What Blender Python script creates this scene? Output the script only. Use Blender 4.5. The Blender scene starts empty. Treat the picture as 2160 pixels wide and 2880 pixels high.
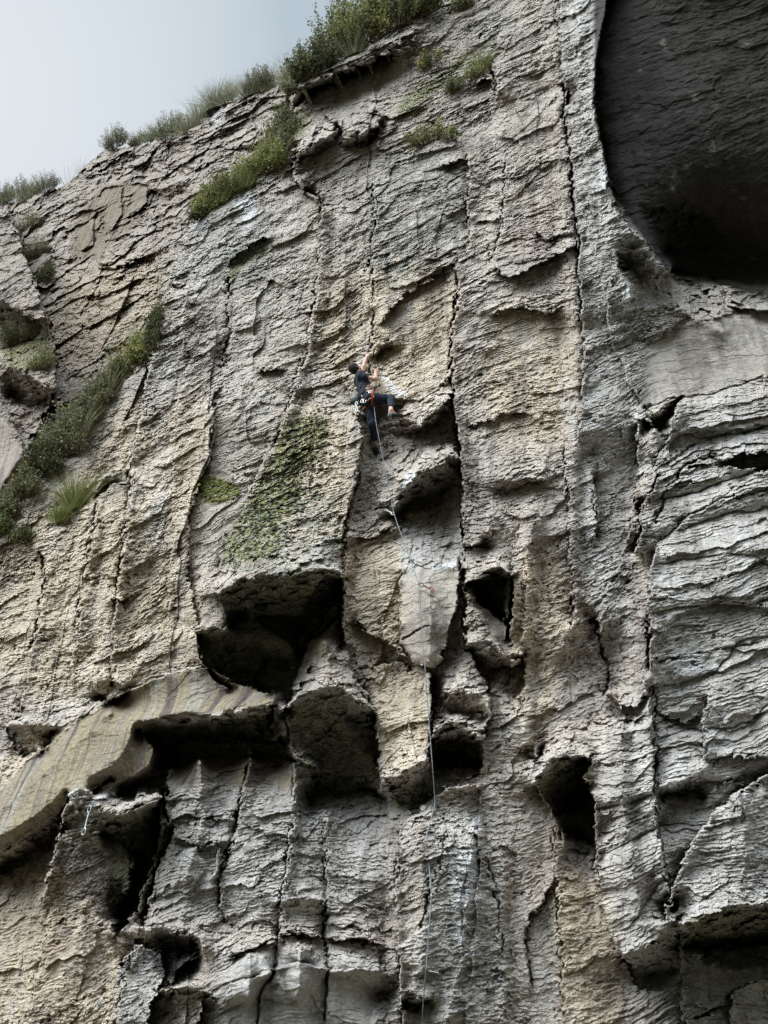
import bpy, bmesh, math, random
import numpy as np
from mathutils import Vector, Matrix

R = math.radians
sc = bpy.context.scene
col = sc.collection
random.seed(7)

# ------------------------------------------------------------------ camera
PITCH = R(35.0)
VFOV = R(55.0)
cam_d = bpy.data.cameras.new("camera")
cam_d.sensor_fit = 'VERTICAL'
cam_d.sensor_height = 24.0
cam_d.sensor_width = 18.0
cam_d.lens = 12.0 / math.tan(VFOV / 2)
cam_d.clip_start = 0.05
cam_d.clip_end = 3000.0
cam = bpy.data.objects.new("camera", cam_d)
col.objects.link(cam)
CAMZ = 1.6
cam.location = (0, 0, CAMZ)
cam.rotation_euler = (R(90) + PITCH, 0, 0)
sc.camera = cam

# ------------------------------------------------------------------ world and sun: overcast, bright patch on the left
SUN_EL, SUN_AZ = R(50.0), R(-118.0)      # azimuth measured from +Y towards +X (minus = to the left)
w = bpy.data.worlds.new("World")
sc.world = w
w.use_nodes = True
nt = w.node_tree
nt.nodes.clear()
N = nt.nodes.new
out = N('ShaderNodeOutputWorld')
bg = N('ShaderNodeBackground')
sky = N('ShaderNodeTexSky')
sky.sky_type = 'NISHITA'
sky.sun_disc = False
sky.sun_elevation = SUN_EL
sky.sun_rotation = SUN_AZ
sky.air_density = 1.0
sky.dust_density = 3.0
sky.ozone_density = 1.0
tc = N('ShaderNodeTexCoord')
nz = N('ShaderNodeTexNoise')
nz.inputs['Scale'].default_value = 2.6
nz.inputs['Detail'].default_value = 4.0
nz.inputs['Roughness'].default_value = 0.42
cr = N('ShaderNodeValToRGB')
cr.color_ramp.elements[0].position = 0.36
cr.color_ramp.elements[0].color = (5.3, 6.3, 7.15, 1)
cr.color_ramp.elements[1].position = 0.64
cr.color_ramp.elements[1].color = (6.2, 7.15, 7.9, 1)
# thinner, brighter cloud round the hidden sun
dotn = N('ShaderNodeVectorMath'); dotn.operation = 'DOT_PRODUCT'
sdir = Vector((math.sin(R(-38)) * math.cos(R(52)), math.cos(R(-38)) * math.cos(R(52)), math.sin(R(52))))
dotn.inputs[1].default_value = sdir
# added fill: sky boosted out of view behind the camera to light the wall
dot2 = N('ShaderNodeVectorMath'); dot2.operation = 'DOT_PRODUCT'
dot2.inputs[1].default_value = Vector((math.sin(R(-140)) * math.cos(R(52)), math.cos(R(-140)) * math.cos(R(52)), math.sin(R(52))))
mr2 = N('ShaderNodeMapRange'); mr2.interpolation_type = 'SMOOTHSTEP'
mr2.inputs['From Min'].default_value = 0.68
mr2.inputs['From Max'].default_value = 1.0
mr2.inputs['To Min'].default_value = 1.0
mr2.inputs['To Max'].default_value = 10.0
boost = N('ShaderNodeVectorMath'); boost.operation = 'SCALE'
mr = N('ShaderNodeMapRange')
mr.inputs['From Min'].default_value = 0.955
mr.inputs['From Max'].default_value = 1.0
mr.inputs['To Min'].default_value = 0.0
mr.inputs['To Max'].default_value = 1.0
glow = N('ShaderNodeMixRGB'); glow.blend_type = 'MIX'
glow.inputs[2].default_value = (8.8, 9.4, 9.9, 1)
mixs = N('ShaderNodeMixRGB')
mixs.inputs[0].default_value = 0.93
L = nt.links.new
L(tc.outputs['Generated'], nz.inputs['Vector'])
L(nz.outputs['Fac'], cr.inputs['Fac'])
L(tc.outputs['Generated'], dotn.inputs[0])
L(dotn.outputs['Value'], mr.inputs['Value'])
L(mr.outputs['Result'], glow.inputs[0])
L(cr.outputs['Color'], glow.inputs[1])
L(sky.outputs['Color'], mixs.inputs[1])
L(glow.outputs['Color'], mixs.inputs[2])
L(tc.outputs['Generated'], dot2.inputs[0])
L(dot2.outputs['Value'], mr2.inputs['Value'])
L(mixs.outputs['Color'], boost.inputs[0])
L(mr2.outputs['Result'], boost.inputs['Scale'])
L(boost.outputs['Vector'], bg.inputs['Color'])
bg.inputs['Strength'].default_value = 0.058
L(bg.outputs['Background'], out.inputs['Surface'])

sun_d = bpy.data.lights.new("sun", 'SUN')
sun_d.energy = 0.85
sun_d.angle = R(40.0)
sun_d.color = (1.0, 0.93, 0.83)
sun = bpy.data.objects.new("sun", sun_d)
col.objects.link(sun)
sv = Vector((math.sin(SUN_AZ) * math.cos(SUN_EL), math.cos(SUN_AZ) * math.cos(SUN_EL), math.sin(SUN_EL)))
sun.rotation_euler = sv.to_track_quat('Z', 'Y').to_euler()
sun.location = sv * 60

sc.view_settings.view_transform = 'Standard'
sc.view_settings.look = 'None'
sc.view_settings.exposure = 0.64
sc.view_settings.gamma = 1.0
sc.cycles.max_bounces = 6
sc.cycles.diffuse_bounces = 4
sc.cycles.use_denoising = True

# ------------------------------------------------------------------ survey frame of the wall
# The wall is a plane 25 degrees off square to the view, nearer on the right.  Survey marks on it are
# given as sight lines (sx, sy) taken from the camera station and a relief in metres off that plane.
FD = 1106.0 / math.tan(VFOV / 2)
YAW = R(25.0)
NRM = np.array([-math.sin(YAW), -math.cos(YAW), 0.0])
UDIR = np.array([math.cos(YAW), -math.sin(YAW), 0.0])
S = 1.2                                    # metres per survey relief unit
P0 = np.array([0.0, 11.4 * S, CAMZ])
CAM = np.array([0.0, 0.0, CAMZ])

def ray(sx, sy):
    sx = np.asarray(sx, float); sy = np.asarray(sy, float)
    x = (sx - 829.5) / FD
    y = (1106.0 - sy) / FD
    cp, sp = math.cos(PITCH), math.sin(PITCH)
    return np.stack([x, cp - y * sp, sp + y * cp], -1)

def at(sx, sy, h):
    """point where a sight line meets the wall plane moved h metres outwards"""
    d = ray(sx, sy)
    t = (np.dot(P0 - CAM, NRM) + np.asarray(h, float)) / (d @ NRM)
    return CAM + d * t[..., None]

# ------------------------------------------------------------------ noise
def _hash(ix, iy, seed):
    n = (ix.astype(np.int64) * 374761393 + iy.astype(np.int64) * 668265263 + seed * 2147483647) & 0xffffffff
    n = ((n ^ (n >> 13)) * 1274126177) & 0xffffffff
    n = ((n ^ (n >> 16)) * 2246822519) & 0xffffffff
    return ((n ^ (n >> 15)) & 0xffffff).astype(np.float32) / 16777216.0

def perlin(x, y, seed=0):
    ix = np.floor(x); iy = np.floor(y)
    fx = (x - ix).astype(np.float32); fy = (y - iy).astype(np.float32)
    ix = ix.astype(np.int64); iy = iy.astype(np.int64)
    def g(a, b):
        t = _hash(ix + a, iy + b, seed) * 6.2831853
        return np.cos(t) * (fx - a) + np.sin(t) * (fy - b)
    ux = fx * fx * fx * (fx * (fx * 6 - 15) + 10)
    uy = fy * fy * fy * (fy * (fy * 6 - 15) + 10)
    a = g(0, 0) * (1 - ux) + g(1, 0) * ux
    b = g(0, 1) * (1 - ux) + g(1, 1) * ux
    return (a * (1 - uy) + b * uy) * 1.5

def fbm(x, y, o=4, seed=0, rough=0.5):
    s = 0.0; a = 1.0; t = 0.0
    for k in range(o):
        s = s + a * perlin(x * 2 ** k + 17.3 * k, y * 2 ** k - 9.1 * k, seed + k)
        t += a; a *= rough
    return s / t

def cells(x, y, seed=0):
    """nearest cell: random value, two more random values, offset from the cell point, distance to the border"""
    ix = np.floor(x).astype(np.int64); iy = np.floor(y).astype(np.int64)
    best = np.full(x.shape, 9.0, np.float32); sec = best.copy()
    bx = np.zeros_like(ix); by = np.zeros_like(iy)
    ox = np.zeros(x.shape, np.float32); oy = ox.copy()
    for a in (-1, 0, 1):
        for b in (-1, 0, 1):
            cx = ix + a; cy = iy + b
            dx = (x - (cx + 0.15 + 0.7 * _hash(cx, cy, seed))).astype(np.float32)
            dy = (y - (cy + 0.15 + 0.7 * _hash(cx, cy, seed + 5))).astype(np.float32)
            d = dx * dx + dy * dy
            m = d < best
            sec = np.where(m, best, np.minimum(sec, d))
            best = np.where(m, d, best)
            bx = np.where(m, cx, bx); by = np.where(m, cy, by)
            ox = np.where(m, dx, ox); oy = np.where(m, dy, oy)
    return _hash(bx, by, seed + 11), _hash(bx, by, seed + 12) - .5, _hash(bx, by, seed + 13) - .5, ox, oy, np.sqrt(sec) - np.sqrt(best)
# ------------------------------------------------------------------ the survey: relief lines of the cliff
# (points, relief on the left of the walking direction, relief on the right); walking right: left = above;
# walking down: left = east.  Equal values are creases, unequal ones are edges.
LINES = []
def T(pts, a, b=None, jit=1.0):
    LINES.append((pts, a, a if b is None else b, jit))

# --- the big dark roof top right
T([(1322,-60),(1305,40),(1290,110),(1282,190),(1288,260),(1303,330),(1312,395),(1330,450),(1360,490),(1395,520),(1420,560),(1450,585)],
  [-.1,-.1,-.15,-.2,-.25,-.35,-.4,-.4,-.35,-.3,-.25,-.2], .75, .6)
T([(1450,585),(1520,600),(1600,625),(1700,650),(1800,660)], -2.0, -1.9)
T([(1440,540),(1530,540),(1660,560),(1800,570)], -2.1, -2.1)
T([(1345,-85),(1400,-80),(1500,-75),(1600,-70),(1789,-60)], .75, .75, .3)
T([(1789,-60),(1789,200),(1789,420),(1789,560)], [.75,.3,-.5,-1.2], [.75,.3,-.5,-1.2], .2)
# strip left of the roof
T([(1200,-60),(1208,80),(1222,230),(1232,330),(1245,450),(1252,600),(1255,690)], [.35,.35,.35,.35,.3,.3,.2], [-.05]*7, 1.2)
T([(1262,-60),(1250,150),(1262,300),(1290,430),(1330,560),(1360,640)], .62, .62)
T([(1215,180),(1225,210),(1222,240)], -.3, -.2)
# wall under the roof
T([(1340,560),(1400,620),(1480,680),(1560,720)], .1, .1)
T([(1560,620),(1600,660),(1660,690)], -.5, -.5)
T([(1570,655),(1610,668),(1700,668)], -.3, -.55)
T([(1255,690),(1262,760),(1258,860),(1250,960)], .1, -.1)
# smooth slab right, strata below it
T([(1405,740),(1480,690),(1560,690)], .05, -.0)
T([(1395,880),(1420,868),(1470,852),(1540,850),(1600,825),(1700,800)], .05, .05)
T([(1388,908),(1420,885),(1468,855)], .1, .1)
T([(1388,915),(1425,925),(1445,895),(1466,862)], -.5, -.5)
T([(1468,868),(1540,880),(1620,870),(1700,850)], .15, .15)
T([(1466,870),(1450,930),(1425,985),(1420,1010)], .30, -.05)
T([(1370,905),(1392,900),(1418,940),(1422,1000),(1400,1060),(1372,1150)], .25, .25)
T([(1370,905),(1378,960),(1375,1040),(1365,1110),(1362,1150)], .2, -.1)
T([(1420,1020),(1405,1060),(1385,1095),(1380,1170),(1372,1200)], .35, -.25)
T([(1548,992),(1590,985),(1640,978),(1720,978)], .35, -.25)
T([(1560,1006),(1620,1012),(1720,1010)], -.25, .35)
T([(1420,1190),(1480,1120),(1560,1060),(1620,1045)], .25, .3)
T([(1420,1180),(1400,1240),(1400,1330),(1408,1450)], .42, .05)
T([(1560,1200),(1620,1180),(1700,1170)], .5, .5)
T([(1450,1330),(1550,1300),(1659,1310),(1720,1310)], .42, .35)
# --- middle right columns
T([(1215,960),(1222,1060),(1228,1180),(1234,1300),(1236,1345)], .1, -.02)
T([(1150,1120),(1135,1200),(1130,1330),(1128,1400)], .18, .1)
T([(1280,1010),(1290,1100),(1283,1180)], -.05, .12)
T([(1360,1130),(1340,1220),(1300,1290),(1290,1360)], .15, .05)
T([(1280,1340),(1300,1400),(1318,1450),(1310,1500)], -.2, -.2)
T([(1392,1330),(1395,1420),(1392,1500)], .28, .2)
T([(1310,1495),(1335,1528),(1375,1525),(1392,1500)], .28, -.05)
T([(1310,1495),(1330,1540),(1380,1545),(1400,1500)], None if False else -.05, -.05)
# column left of the big centre cleft : rib with roof
T([(1120,1130),(1100,1260),(1090,1380)], .05, .0)
T([(1240,1345),(1190,1430),(1165,1560),(1158,1640)], .25, .25)
T([(1128,1610),(1150,1600),(1178,1588)], .22, .22)
T([(1134,1622),(1158,1642),(1168,1618)], .0, .0)
T([(1155,1688),(1180,1650),(1210,1632),(1240,1628),(1278,1625)], .62, .62)
T([(1155,1690),(1185,1745),(1205,1790),(1215,1830)], .2, -.05)
T([(1215,1800),(1250,1810),(1285,1830)], -.9, -.6)
T([(1215,1740),(1260,1720),(1272,1700)], -1.0, -1.0)
T([(1278,1625),(1262,1680),(1280,1720),(1286,1800),(1290,1900),(1310,2000),(1342,2060)], [.5,.5,.45,.4,.35,.35,.4], [-.3,-.6,-.9,-.7,-.3,-.1,-.05])
T([(1195,1790),(1200,1900),(1210,2050),(1218,2220)], .05, -.05)
# column 1290-1440
T([(1400,1480),(1412,1620),(1415,1740),(1430,1860),(1455,1960)], .1, .32)
T([(1340,1560),(1350,1750),(1370,1900),(1390,2020)], .55, .55)
T([(1342,2062),(1375,2045),(1420,2025),(1465,1992)], .6, .6)
T([(1345,2068),(1362,2110),(1380,2142),(1425,2138),(1472,2130)], -.35, -.2)
T([(1400,2110),(1468,2100)], -.5, -.5)
T([(1472,2020),(1470,2130),(1480,2230)], .25, -.25)
# folds
T([(1415,1702),(1465,1692),(1500,1668),(1530,1645)], .28, .28)
T([(1430,1722),(1480,1716),(1508,1705),(1524,1728)], -.38, -.30)
T([(1540,1700),(1590,1690),(1640,1690)], .05, .2)
T([(1528,1640),(1600,1630),(1700,1640)], .3, .1)
T([(1525,1735),(1560,1690),(1620,1665),(1700,1668)], .15, .1)
T([(1420,1790),(1440,1760),(1500,1745)], -.1, -.1)
T([(1530,1500),(1520,1560),(1527,1640)], .38, .05)
T([(1530,1500),(1600,1480),(1700,1500)], .32, .32)
T([(1420,1540),(1480,1560),(1520,1545)], .1, -.05)
# big block lower right
T([(1720,1650),(1659,1672),(1590,1715),(1530,1772),(1488,1835),(1462,1905),(1440,1960),(1436,1990)], [.9,.9,.9,.85,.8,.8,.85,.85],[-.05,-.05,.0,.05,-.05,-.1,.0,.1])
T([(1436,1990),(1475,1998),(1530,1978),(1580,1957),(1640,1955),(1720,1952)], 1.15, 1.15)
T([(1478,2042),(1510,2050),(1560,2052),(1659,2042),(1720,2040)], -.75, -.5)
T([(1600,1715),(1610,1850),(1600,1950)], 1.1, 1.1)
T([(1490,2060),(1560,2100),(1659,2090)], .0, .0)
T([(1578,2140),(1580,2230)], .2, -.1)
T([(1578,2140),(1620,2120),(1700,2110)], .1, .2)

# --- block and black hole in the centre right
T([(1002,1258),(1030,1246),(1078,1225),(1110,1238)], .4, .4)
T([(1110,1238),(1109,1270),(1104,1340),(1098,1385)], .28, -.9)
T([(1008,1262),(1035,1300),(1070,1330),(1098,1350)], -1.0, -.05)
T([(1050,1250),(1090,1260)], -.55, -.55)
T([(1010,1290),(1050,1345),(1092,1405),(1108,1445)], .12, .12)
T([(1003,1300),(1005,1360),(1008,1392)], .15, -.2)
T([(1010,1392),(1050,1385),(1080,1400),(1100,1420),(1130,1410)], .28, .28)
T([(1005,1400),(1035,1450),(1055,1490)], -.45, -.0)
T([(1060,1455),(1130,1440)], -.5, -.4)
T([(1133,1410),(1133,1480),(1110,1510)], .1, -.3)
T([(1012,1178),(1035,1160),(1060,1152)], .25, .25)
T([(1008,1186),(1058,1180)], -.15, .05)
# centre crack
T([(988,560),(984,640),(980,720),(976,800),(978,850)], .10, -.05)
T([(978,850),(984,900),(992,960),(998,1030),(1000,1120),(1000,1220),(1000,1300)], [.1,.2,.3,.3,.2,.15,.1], [-.2,-.35,-.5,-.5,-.2,-.1,-.15])
T([(820,700),(850,660),(900,620),(988,562)], .12, -.05)
# climber's bulge and the two roofs under him
T([(800,770),(812,745),(835,730),(850,735)], .1, .1)
T([(815,770),(828,755),(845,748)], -.22, -.15)
T([(805,640),(808,700),(802,760)], .08, -.03)
T([(800,846),(830,860),(853,866),(878,856)], .20, .20, .5)
T([(815,885),(845,888),(862,880)], -.22, -.22)
T([(872,888),(890,872),(930,845),(972,812)], .18, .18)
T([(868,900),(885,914),(905,912),(940,890),(978,855)], .36, .36, .6)
T([(800,960),(850,932),(890,938),(925,925),(960,905),(982,885)], -.30, -.30)
T([(790,880),(800,930),(845,970),(870,940)], -.3, -.25)
T([(870,1052),(900,1018),(940,1000),(975,985),(994,990)], .55, .55)
T([(820,1085),(850,1092),(870,1060)], .25, .25)
T([(868,1112),(905,1085),(950,1070),(998,1045)], -.55, -.5)
T([(845,1115),(870,1125),(900,1110)], -.25, -.2)
# arete left of the climber
T([(770,900),(783,940),(780,990),(764,1050),(750,1110),(740,1160),(745,1200)], [.0,-.02,-.02,-.05,-.05,0,0], [.22,.25,.25,.22,.2,.18,.15])
T([(730,1168),(800,1160),(850,1140)], .18, .05)
# smooth shield
T([(865,1240),(862,1320),(865,1390),(895,1435),(940,1447)], .32, .05)
T([(990,1228),(988,1300),(962,1390),(942,1447)], -.05, .3)
T([(865,1236),(930,1222),(990,1228)], .28, .30)
T([(925,1250),(930,1350),(925,1430)], .45, .45)

# --- pillar with the moss, main cave
T([(466,1282),(510,1257),(575,1242),(650,1232),(700,1230),(730,1237),(743,1247)], .75, .75, .7)
T([(425,1361),(455,1356),(487,1357),(480,1317),(466,1282)], .45, .45, .8)
T([(500,1312),(560,1300),(640,1290),(690,1290)], .22, .05, .6)
T([(495,1345),(560,1338),(620,1350),(665,1330),(700,1310)], -.45, -.35, .6)
T([(743,1247),(742,1290),(740,1334),(745,1400)], .25, -.55)
T([(740,1334),(700,1365),(670,1384),(648,1432),(636,1478),(616,1540)], -.3, -.7)
T([(705,1310),(700,1350),(668,1384)], -.45, -.75)
T([(425,1361),(434,1425),(462,1472),(500,1490)], -.15, .35)
T([(480,1395),(540,1380),(600,1400),(640,1400)], -.20, -.20, .6)
T([(540,1415),(600,1430),(640,1425)], -.45, -.65)
T([(500,1460),(560,1478),(610,1472)], -.75, -.75)
# smooth band and the roof below it
T([(272,1492),(330,1468),(400,1448),(452,1440)], .18, .38)
T([(452,1440),(500,1475),(590,1500)], -.6, .3)
T([(282,1558),(330,1552),(400,1536),(450,1541),(520,1530),(590,1517)], .62, .62, .4)
T([(395,1560),(470,1554),(590,1540)], .45, .1)
T([(590,1517),(590,1560),(588,1598)], .15, -.6)
T([(616,1548),(620,1590),(590,1598)], -.2, .1)
T([(300,1575),(360,1640),(400,1600),(470,1600),(545,1600),(620,1610)], -.85, -.6)
T([(345,1650),(400,1640),(480,1630),(545,1632),(640,1640)], -.85, -.75)
# rib with second roof
T([(745,1400),(760,1450),(790,1500),(808,1530)], .0, .3)
T([(613,1535),(632,1512),(665,1492),(712,1476),(745,1490),(780,1512),(808,1530)], .65, .65, .7)
T([(700,1385),(712,1430),(712,1476)], .5, .5)
T([(613,1535),(625,1580),(634,1630),(660,1650),(692,1668)], .25, -.1)
T([(808,1530),(816,1600),(818,1660),(822,1710)], .15, -.5)
T([(680,1620),(740,1625),(800,1640)], -.3, -.45)
T([(670,1735),(690,1690),(730,1720),(800,1712),(830,1730)], -.95, -.85)
# small ribs right of it
T([(760,1340),(800,1370),(850,1400),(885,1430)], .15, -.1)
T([(810,1440),(850,1430),(890,1445)], -.15, .1)
T([(812,1530),(840,1600),(835,1660),(832,1680)], .25, .25)
T([(830,1682),(865,1668),(905,1650),(925,1640)], .65, .65, .7)
T([(838,1712),(865,1738),(905,1738),(940,1715)], -.25, -.2)
T([(928,1450),(932,1520),(930,1580),(928,1650)], -.3, .38)
T([(935,1600),(945,1570),(975,1555),(1010,1575),(1035,1595)], .4, .4)
T([(955,1500),(1000,1480),(1050,1510),(1055,1540)], .38, .38)
T([(960,1530),(1000,1545),(1050,1550)], -.05, -.05)
T([(940,1660),(970,1640),(1000,1640),(1035,1655)], -.8, -.7)
T([(950,1610),(990,1605),(1030,1610)], -.5, -.4)
T([(1035,1595),(1040,1620),(1038,1670)], .05, -.35)
T([(1055,1490),(1060,1550),(1040,1600)], -.05, .2)

# --- left pillars above the main cave
T([(345,620),(335,700),(318,800),(302,900),(285,1000),(278,1080),(262,1200),(248,1300),(240,1400),(240,1475)], [.16,.18,.2,.22,.24,.26,.24,.2,.15,.1], [-.12,-.12,-.1,-.12,-.2,-.3,-.3,-.2,-.1,-.1], 1.3)
T([(400,640),(385,800),(375,1000),(368,1200),(362,1400)], .2, .16)
T([(470,830),(462,900),(450,1000),(425,1060),(408,1120),(405,1240),(425,1330),(425,1360)], [.0,.0,.0,-.05,-.05,-.05,.0,.1], [.12,.12,.14,.14,.14,.12,.12,.2])
T([(495,600),(505,680),(498,740),(488,800)], .02, -.1)
T([(690,420),(690,520),(688,600),(668,700),(660,760),(632,840),(608,920)], .06, -.04, 1.2)
T([(590,940),(550,1050),(520,1130),(480,1200),(475,1240)], .12, .0)
T([(740,1200),(742,1250)], .1, .1)
T([(285,1010),(240,1020),(215,1035),(205,1060)], .0, -.15)
T([(205,1075),(240,1045),(275,1045)], -.25, -.1)
T([(215,1080),(200,1150),(180,1250),(165,1350),(150,1480)], .05, -.12)
T([(90,1190),(98,1250),(85,1330),(70,1400),(45,1540)], .05, -.15)
T([(240,1290),(258,1300),(275,1290)], .25, -.05)
T([(205,1480),(235,1462),(265,1474)], .35, .35)
T([(205,1512),(240,1516),(275,1500)], -.1, .05)
T([(12,1566),(62,1556),(120,1570)], .3, .3)
T([(45,1628),(90,1622),(120,1576)], -.05, -.1)
T([(12,1566),(28,1600),(45,1628)], .0, .1)
# --- smooth rounded bulge lower left
T([(272,1496),(220,1520),(165,1560),(120,1600),(60,1640),(0,1712),(-40,1740)], [.40]*7, [.40]*7, .5)
T([(285,1562),(275,1600),(250,1645),(200,1672),(150,1690),(105,1735),(50,1775),(-40,1825)], .66, .66, .4)
T([(240,1540),(200,1580),(150,1620),(90,1680),(20,1740),(-40,1770)], .58, .58, .4)
T([(300,1570),(330,1620),(320,1650),(285,1675),(240,1692),(200,1702)], .42, .42, .5)
T([(372,1640),(360,1672),(300,1692),(262,1706)], -.5, -.3)
T([(145,1712),(130,1752),(60,1796),(0,1842),(-30,1860)], .52, .52, .5)
T([(140,1790),(90,1830),(50,1850),(0,1880)], -.45, -.4)
T([(100,1850),(40,1880),(-20,1900)], -.2, -.2)
# hanging block lower left
T([(145,1725),(158,1708),(178,1702),(195,1712)], .85, .85)
T([(145,1725),(136,1760),(126,1800),(116,1850),(104,1890),(92,1930)], [.85,.8,.7,.6,.5,.4], [.0,-.2,-.3,-.15,.0,.05])
T([(195,1712),(215,1740),(255,1760),(300,1740),(348,1720)], .72, .72)
T([(195,1712),(240,1680),(250,1690)], .4, .1)
T([(140,1800),(205,1795),(225,1800)], .55, .55)
T([(225,1800),(280,1860),(270,1930)], .05, .05)
T([(352,1700),(345,1790),(335,1850),(310,1920),(290,1980),(255,2020)], .12, -.75)
T([(300,1860),(290,1930),(262,1990)], -.9, -.9)
T([(150,1960),(200,1980),(250,2015)], .25, .25)
T([(110,1960),(80,2100),(60,2230)], .2, .1)
T([(180,1950),(170,2060),(190,2230)], .3, .3)
# --- lower centre pillars
T([(365,1640),(360,1740),(375,1800),(340,1880),(325,1940),(305,2000)], .15, -.3)
T([(545,1625),(530,1680),(512,1755),(500,1825),(478,1885),(470,1950),(500,2000)], .12, -.02)
T([(430,1640),(440,1760),(400,1900)], .32, .32)
T([(635,1645),(632,1760),(618,1885),(603,1975),(598,2060),(590,2110),(562,2150),(560,2230)], .08, -.02)
T([(700,1760),(705,1945),(702,2025),(710,2085),(702,2230)], .06, -.06)
T([(350,1780),(400,1765),(500,1770)], .22, .1)
T([(370,1815),(430,1830),(490,1815)], .25, .12)
T([(470,1835),(470,1880),(455,1900)], .25, .0)
T([(300,2010),(340,1995),(430,2020),(440,2050)], .3, .3)
T([(300,2040),(360,2060),(430,2050)], -.15, -.15)
T([(262,2090),(290,2045),(345,2055),(360,2100),(330,2160),(320,2230)], -.1, .35)
T([(365,2150),(385,2090),(430,2060)], .15, -.2)
T([(330,2140),(360,2132),(420,2130),(465,2148)], .1, .45)
T([(440,2150),(425,2230)], -.05, .4)
T([(495,2070),(550,2045),(598,2030)], .22, .05)
T([(600,2022),(640,2012),(700,2022)], .30, .05)
T([(702,2028),(760,2030),(822,2040)], .22, .0)
T([(600,1942),(650,1935),(700,1945)], .12, .3)
T([(497,2125),(550,2110),(588,2100)], .2, .3)
T([(590,2095),(640,2078),(710,2095)], .1, .3)
T([(715,2100),(770,2090),(820,2098)], .1, .2)
T([(540,2060),(535,2150)], .32, .32)
T([(650,2040),(645,2150)], .35, .35)
# pillar under the rope
T([(865,1792),(862,1860),(855,1990),(864,2080),(868,2230)], .42, -.3)
T([(865,1792),(895,1755),(930,1722),(975,1698),(1035,1690)], -.1, .42)
T([(905,1775),(915,1950),(905,2100)], .55, .55)
T([(1035,1690),(1042,1760),(1050,1830),(1062,1890),(1080,2000),(1082,2060)], .05, .12)
T([(1020,1800),(1010,1900),(1000,2060),(975,2150),(960,2230)], .45, .42)
T([(1200,1905),(1170,1950),(1142,1990),(1138,2060),(1150,2140)], .0, .12)
T([(820,2080),(840,2070),(862,2090)], -.1, -.1)
T([(822,2150),(850,2140),(868,2130)], -.5, -.45)
T([(862,2130),(905,2152),(935,2140)], .42, .42)
T([(868,2165),(900,2180),(925,2165)], -.1, .05)

# --- the upper wall
T([(640,188),(672,172),(720,152),(770,140),(830,112),(880,72)], .45, .45)
T([(632,250),(650,225),(690,198),(730,180),(790,155),(840,125)], -.45, -.1)
T([(800,100),(860,90),(900,60)], .5, .5)
T([(635,330),(655,322),(690,292),(722,278)], .38, .38)
T([(650,350),(690,330),(735,290),(728,270)], -.1, -.05)
T([(755,290),(790,275),(822,262)], .38, .38)
T([(750,320),(785,318),(818,290)], -.2, -.1)
T([(822,262),(822,290),(812,330)], .05, .15)
T([(625,260),(640,330),(632,380),(665,420),(690,440)], .1, -.1)
T([(662,408),(690,428),(692,440)], -.3, -.25)
T([(825,420),(812,480),(800,560),(806,640)], .06, -.02)
T([(700,250),(730,275)], .25, .1)
T([(1028,180),(1060,170),(1078,205)], .2, -.05)
T([(1062,120),(1070,170),(1075,205)], .12, .0)
T([(1008,330),(1012,430),(1010,560)], .10, -.03)
T([(950,360),(1000,345),(1010,350)], .15, -.05)
T([(1060,560),(1075,520),(1088,470),(1090,350)], .0, .05)
T([(1030,480),(1060,478),(1090,470)], .12, .0)
T([(1160,500),(1180,520),(1240,500)], .15, .0)
T([(1070,580),(1100,600),(1180,560),(1250,530)], .25, -.02)
T([(1060,680),(1120,665),(1180,680),(1220,660)], .15, -.02)
T([(430,420),(470,460),(500,440)], .05, .05)
T([(490,570),(520,540),(570,520),(590,510)], .15, -.02)
T([(370,615),(385,620),(400,612)], .1, -.12)
T([(555,800),(580,798),(620,800)], .1, -.12)
T([(1005,920),(1080,900),(1140,890)], .12, .0)
T([(1060,1030),(1100,1030),(1140,1040),(1175,1030)], .15, .15)
T([(1080,1068),(1120,1060),(1170,1040)], -.05, -.0)

# --- the set-back wall upper left
T([(325,405),(360,398),(400,395)], .4, .4)
T([(330,410),(355,442),(395,415)], -.4, -.3)
T([(212,575),(270,570),(340,548)], .35, -.05)
T([(210,430),(225,405),(262,400)], .3, .1)
T([(262,400),(265,460),(240,500)], .0, .25)
T([(280,395),(300,395),(330,400)], .3, .05)
T([(320,400),(318,440),(280,470)], -.1, .22)
T([(160,480),(205,470),(200,530),(170,545)], -.05, .2)
T([(180,385),(240,365),(330,320),(420,300)], .3, .1)
T([(330,360),(420,365),(440,345)], .2, .0)
T([(200,350),(260,370),(330,350)], .2, .0)
T([(440,240),(470,230),(520,215)], .5, .5)
T([(450,265),(480,290),(560,270)], .1, .0)
T([(150,690),(190,640),(225,670)], .1, .0)
# left buttress
T([(0,640),(40,652),(85,690),(-30,620)], .5, .5)
T([(0,712),(40,708),(80,700),(-30,715)], -.7, -.6)
T([(20,790),(50,800),(100,835)], .35, .35)
T([(20,850),(60,880),(100,865)], -.5, -.4)
T([(0,860),(40,930),(50,980),(20,1030),(0,1060)], .2, .5)

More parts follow.
